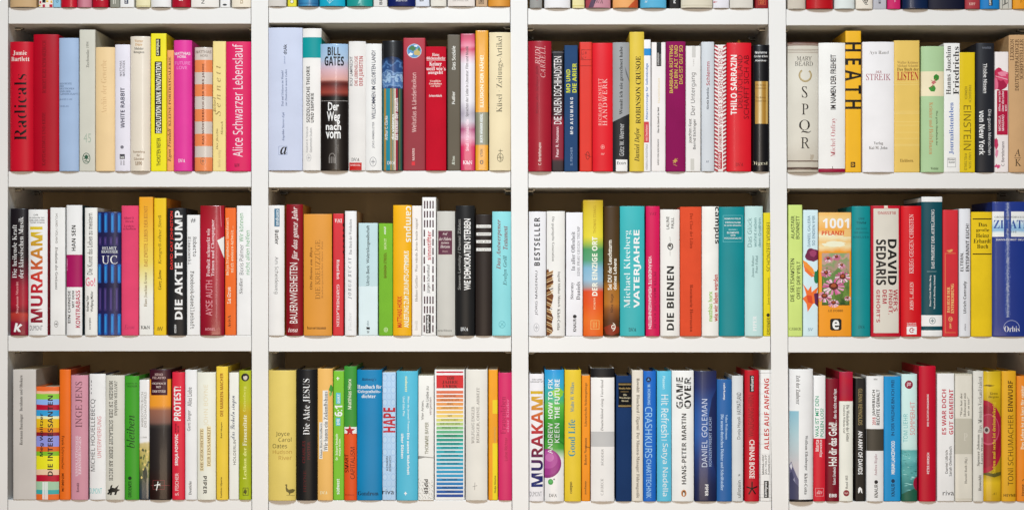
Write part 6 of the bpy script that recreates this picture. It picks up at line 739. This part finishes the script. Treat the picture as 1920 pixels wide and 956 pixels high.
    def spine(s, els):
        bm = bmesh.new(); mats = [mat(s.color(s.base), s.fin)]
        th = .0016 if s.hc else .0006
        e = .0016
        zs = [0, e * .5, e, s.h - e, s.h - e * .5, s.h]
        if s.h < .02: zs = [0, s.h]
        def shell(off, flip):
            g = [[bm.verts.new((u if off == 0 else u * (1 - off / s.w), y + off + s.roll(z), z)) for u, y in s.pts] for z in zs]
            for i in range(len(zs) - 1):
                for j in range(len(s.pts) - 1):
                    q = (g[i][j], g[i][j + 1], g[i + 1][j + 1], g[i + 1][j])
                    f = bm.faces.new(q[::-1] if flip else q); f.smooth = True
            return g
        go, gi = shell(0, False), shell(th, True)
        def dupv(v): return bm.verts.new(v.co)
        for a, b, fl in ((go[0], gi[0], True), (go[-1], gi[-1], False)):
            A = [dupv(v) for v in a]; Bv = [dupv(v) for v in b]
            for j in range(len(A) - 1):
                q = (A[j], A[j + 1], Bv[j + 1], Bv[j]); bm.faces.new(q[::-1] if fl else q)
        for j, fl in ((0, False), (-1, True)):
            A = [dupv(r[j]) for r in go]; Bv = [dupv(r[j]) for r in gi]
            for i in range(len(A) - 1):
                q = (A[i], A[i + 1], Bv[i + 1], Bv[i]); bm.faces.new(q[::-1] if fl else q)
        s.printed(bm, [q for q in els if q[0] != 'G'], mats, 0, s.base)
        s.sp = link('spine', bm, mats, s.root)
        for q in els:
            if q[0] == 'G':
                b2 = bmesh.new(); m2 = []
                s.printed(b2, list(flat(q[2])), m2, 6)
                link(q[1], b2, m2, s.sp)
    def rest(s, o, els):
        side = o.get('side')
        yb = s.pts[0][1]; th = .0022 if s.hc else .0006
        y0 = yb + (.0016 if s.hc else .0004); h = s.h
        cols = [side] if side else [s.base]
        for sg in (-1, 1):
            bm = bmesh.new(); mats = [mat(s.color(cols[0]), s.fin)]
            x = sg * (s.w / 2 - .00015)
            xi = x - sg * th
            for (zl, zh) in ((0.0001, h - .0001),):
                m = Matrix.Translation(((x + xi) / 2, (y0 + s.depth) / 2, (zl + zh) / 2)) @ Matrix.Diagonal((th, s.depth - y0, zh - zl, 1))
                bmesh.ops.create_cube(bm, size=1, matrix=m)
            if s.hc: bmesh.ops.bevel(bm, geom=bm.edges[:], offset=.0005, segments=2, affect='EDGES', profile=.5)
            for e in els:   # jacket bands carry on round the side
                if e[0] == 'B' and not side:
                    mm = mat(s.color(e[3]), s.fin)
                    if mm not in mats: mats.append(mm)
                    z1, z0 = s.cv(0, e[1])[1] - .0008, max(s.cv(0, e[2])[1], .0008)
                    if z1 > h - .0016: z1 = h - .0016
                    xx = x + sg * .00004
                    q = [bm.verts.new(v) for v in ((xx, y0 + .001, z0), (xx, s.depth - .001, z0), (xx, s.depth - .001, z1), (xx, y0 + .001, z1))]
                    f = bm.faces.new(q if sg > 0 else q[::-1]); f.material_index = mats.index(mm)
            link('cover_board', bm, mats, s.root)
        ins = th + .0003; g = .0030 if s.hc else .0003
        bm = bmesh.new(); k = (s.w / 2 - ins) / (s.w / 2); back = .0018 if s.hc else .0007
        out = [(u * k, y + back) for u, y in s.pts] + [(s.pts[-1][0] * k, s.depth - g), (s.pts[0][0] * k, s.depth - g)]
        a = [bm.verts.new((u, y, g)) for u, y in out]; b = [bm.verts.new((u, y, h - g - (.0003 if not s.hc else 0))) for u, y in out]
        bm.faces.new(a[::-1]); bm.faces.new(b)
        for i in range(len(a)): bm.faces.new((a[i], a[(i + 1) % len(a)], b[(i + 1) % len(a)], b[i]))
        link('page_block', bm, M_PAGES, s.root)
        if o.get('ribbon'):
            bm = bmesh.new(); r = .0022; y = .006
            vs = [(-r, y, h - .004), (r, y, h - .004), (r * .9, y - .002, h + .003), (-r * .9, y - .002, h + .003), (r * .6, y - .005, h + .0042), (-r * .8, y - .005, h + .0048)]
            v = [bm.verts.new(q) for q in vs]
            bm.faces.new((v[0], v[1], v[2], v[3])); bm.faces.new((v[3], v[2], v[4], v[5]))
            bmesh.ops.solidify(bm, geom=bm.faces[:], thickness=.0004)
            link('bookmark_ribbon', bm, mat(o['ribbon'], 'c'), s.root)
def hash_str(t):
    h = 5381
    for ch in t: h = (h * 33 + ord(ch)) & 0xffffffff
    return h
keys = set()
def walk(els):
    for e in flat(els):
        if e[0] == 'G': walk(e[2])
        elif e[0] == 'T':
            for ch in e[1]:
                f = face(e[1], e[7], tiny(e))
                if ch not in ' \t|': keys.add((f, UML.get(ch, ch) if f not in 'nNM' else ch))
for row, col, books in BAYS:
    for b in books: walk(b[6])
make_glyphs(sorted(keys))
OX = (0, 480, 970, 1430)
for row, col, books in BAYS:
    F, oy = (490 / 1920, 0) if row == 0 else (490 / 1561, (0, 40, 350, 656)[row])
    shelf = SHELF[row + 1][col][0]
    GAIN[0] = (1.10, 1.0, 1.0, 1.06)[col] * (1, 1, 1.02, 1.06)[row]
    for b in books:
        Book(b, F, OX[col], oy, shelf, ux(UPR[col][1], shelf) + .5, ux(UPR[col + 1][0], shelf) - .5, row)
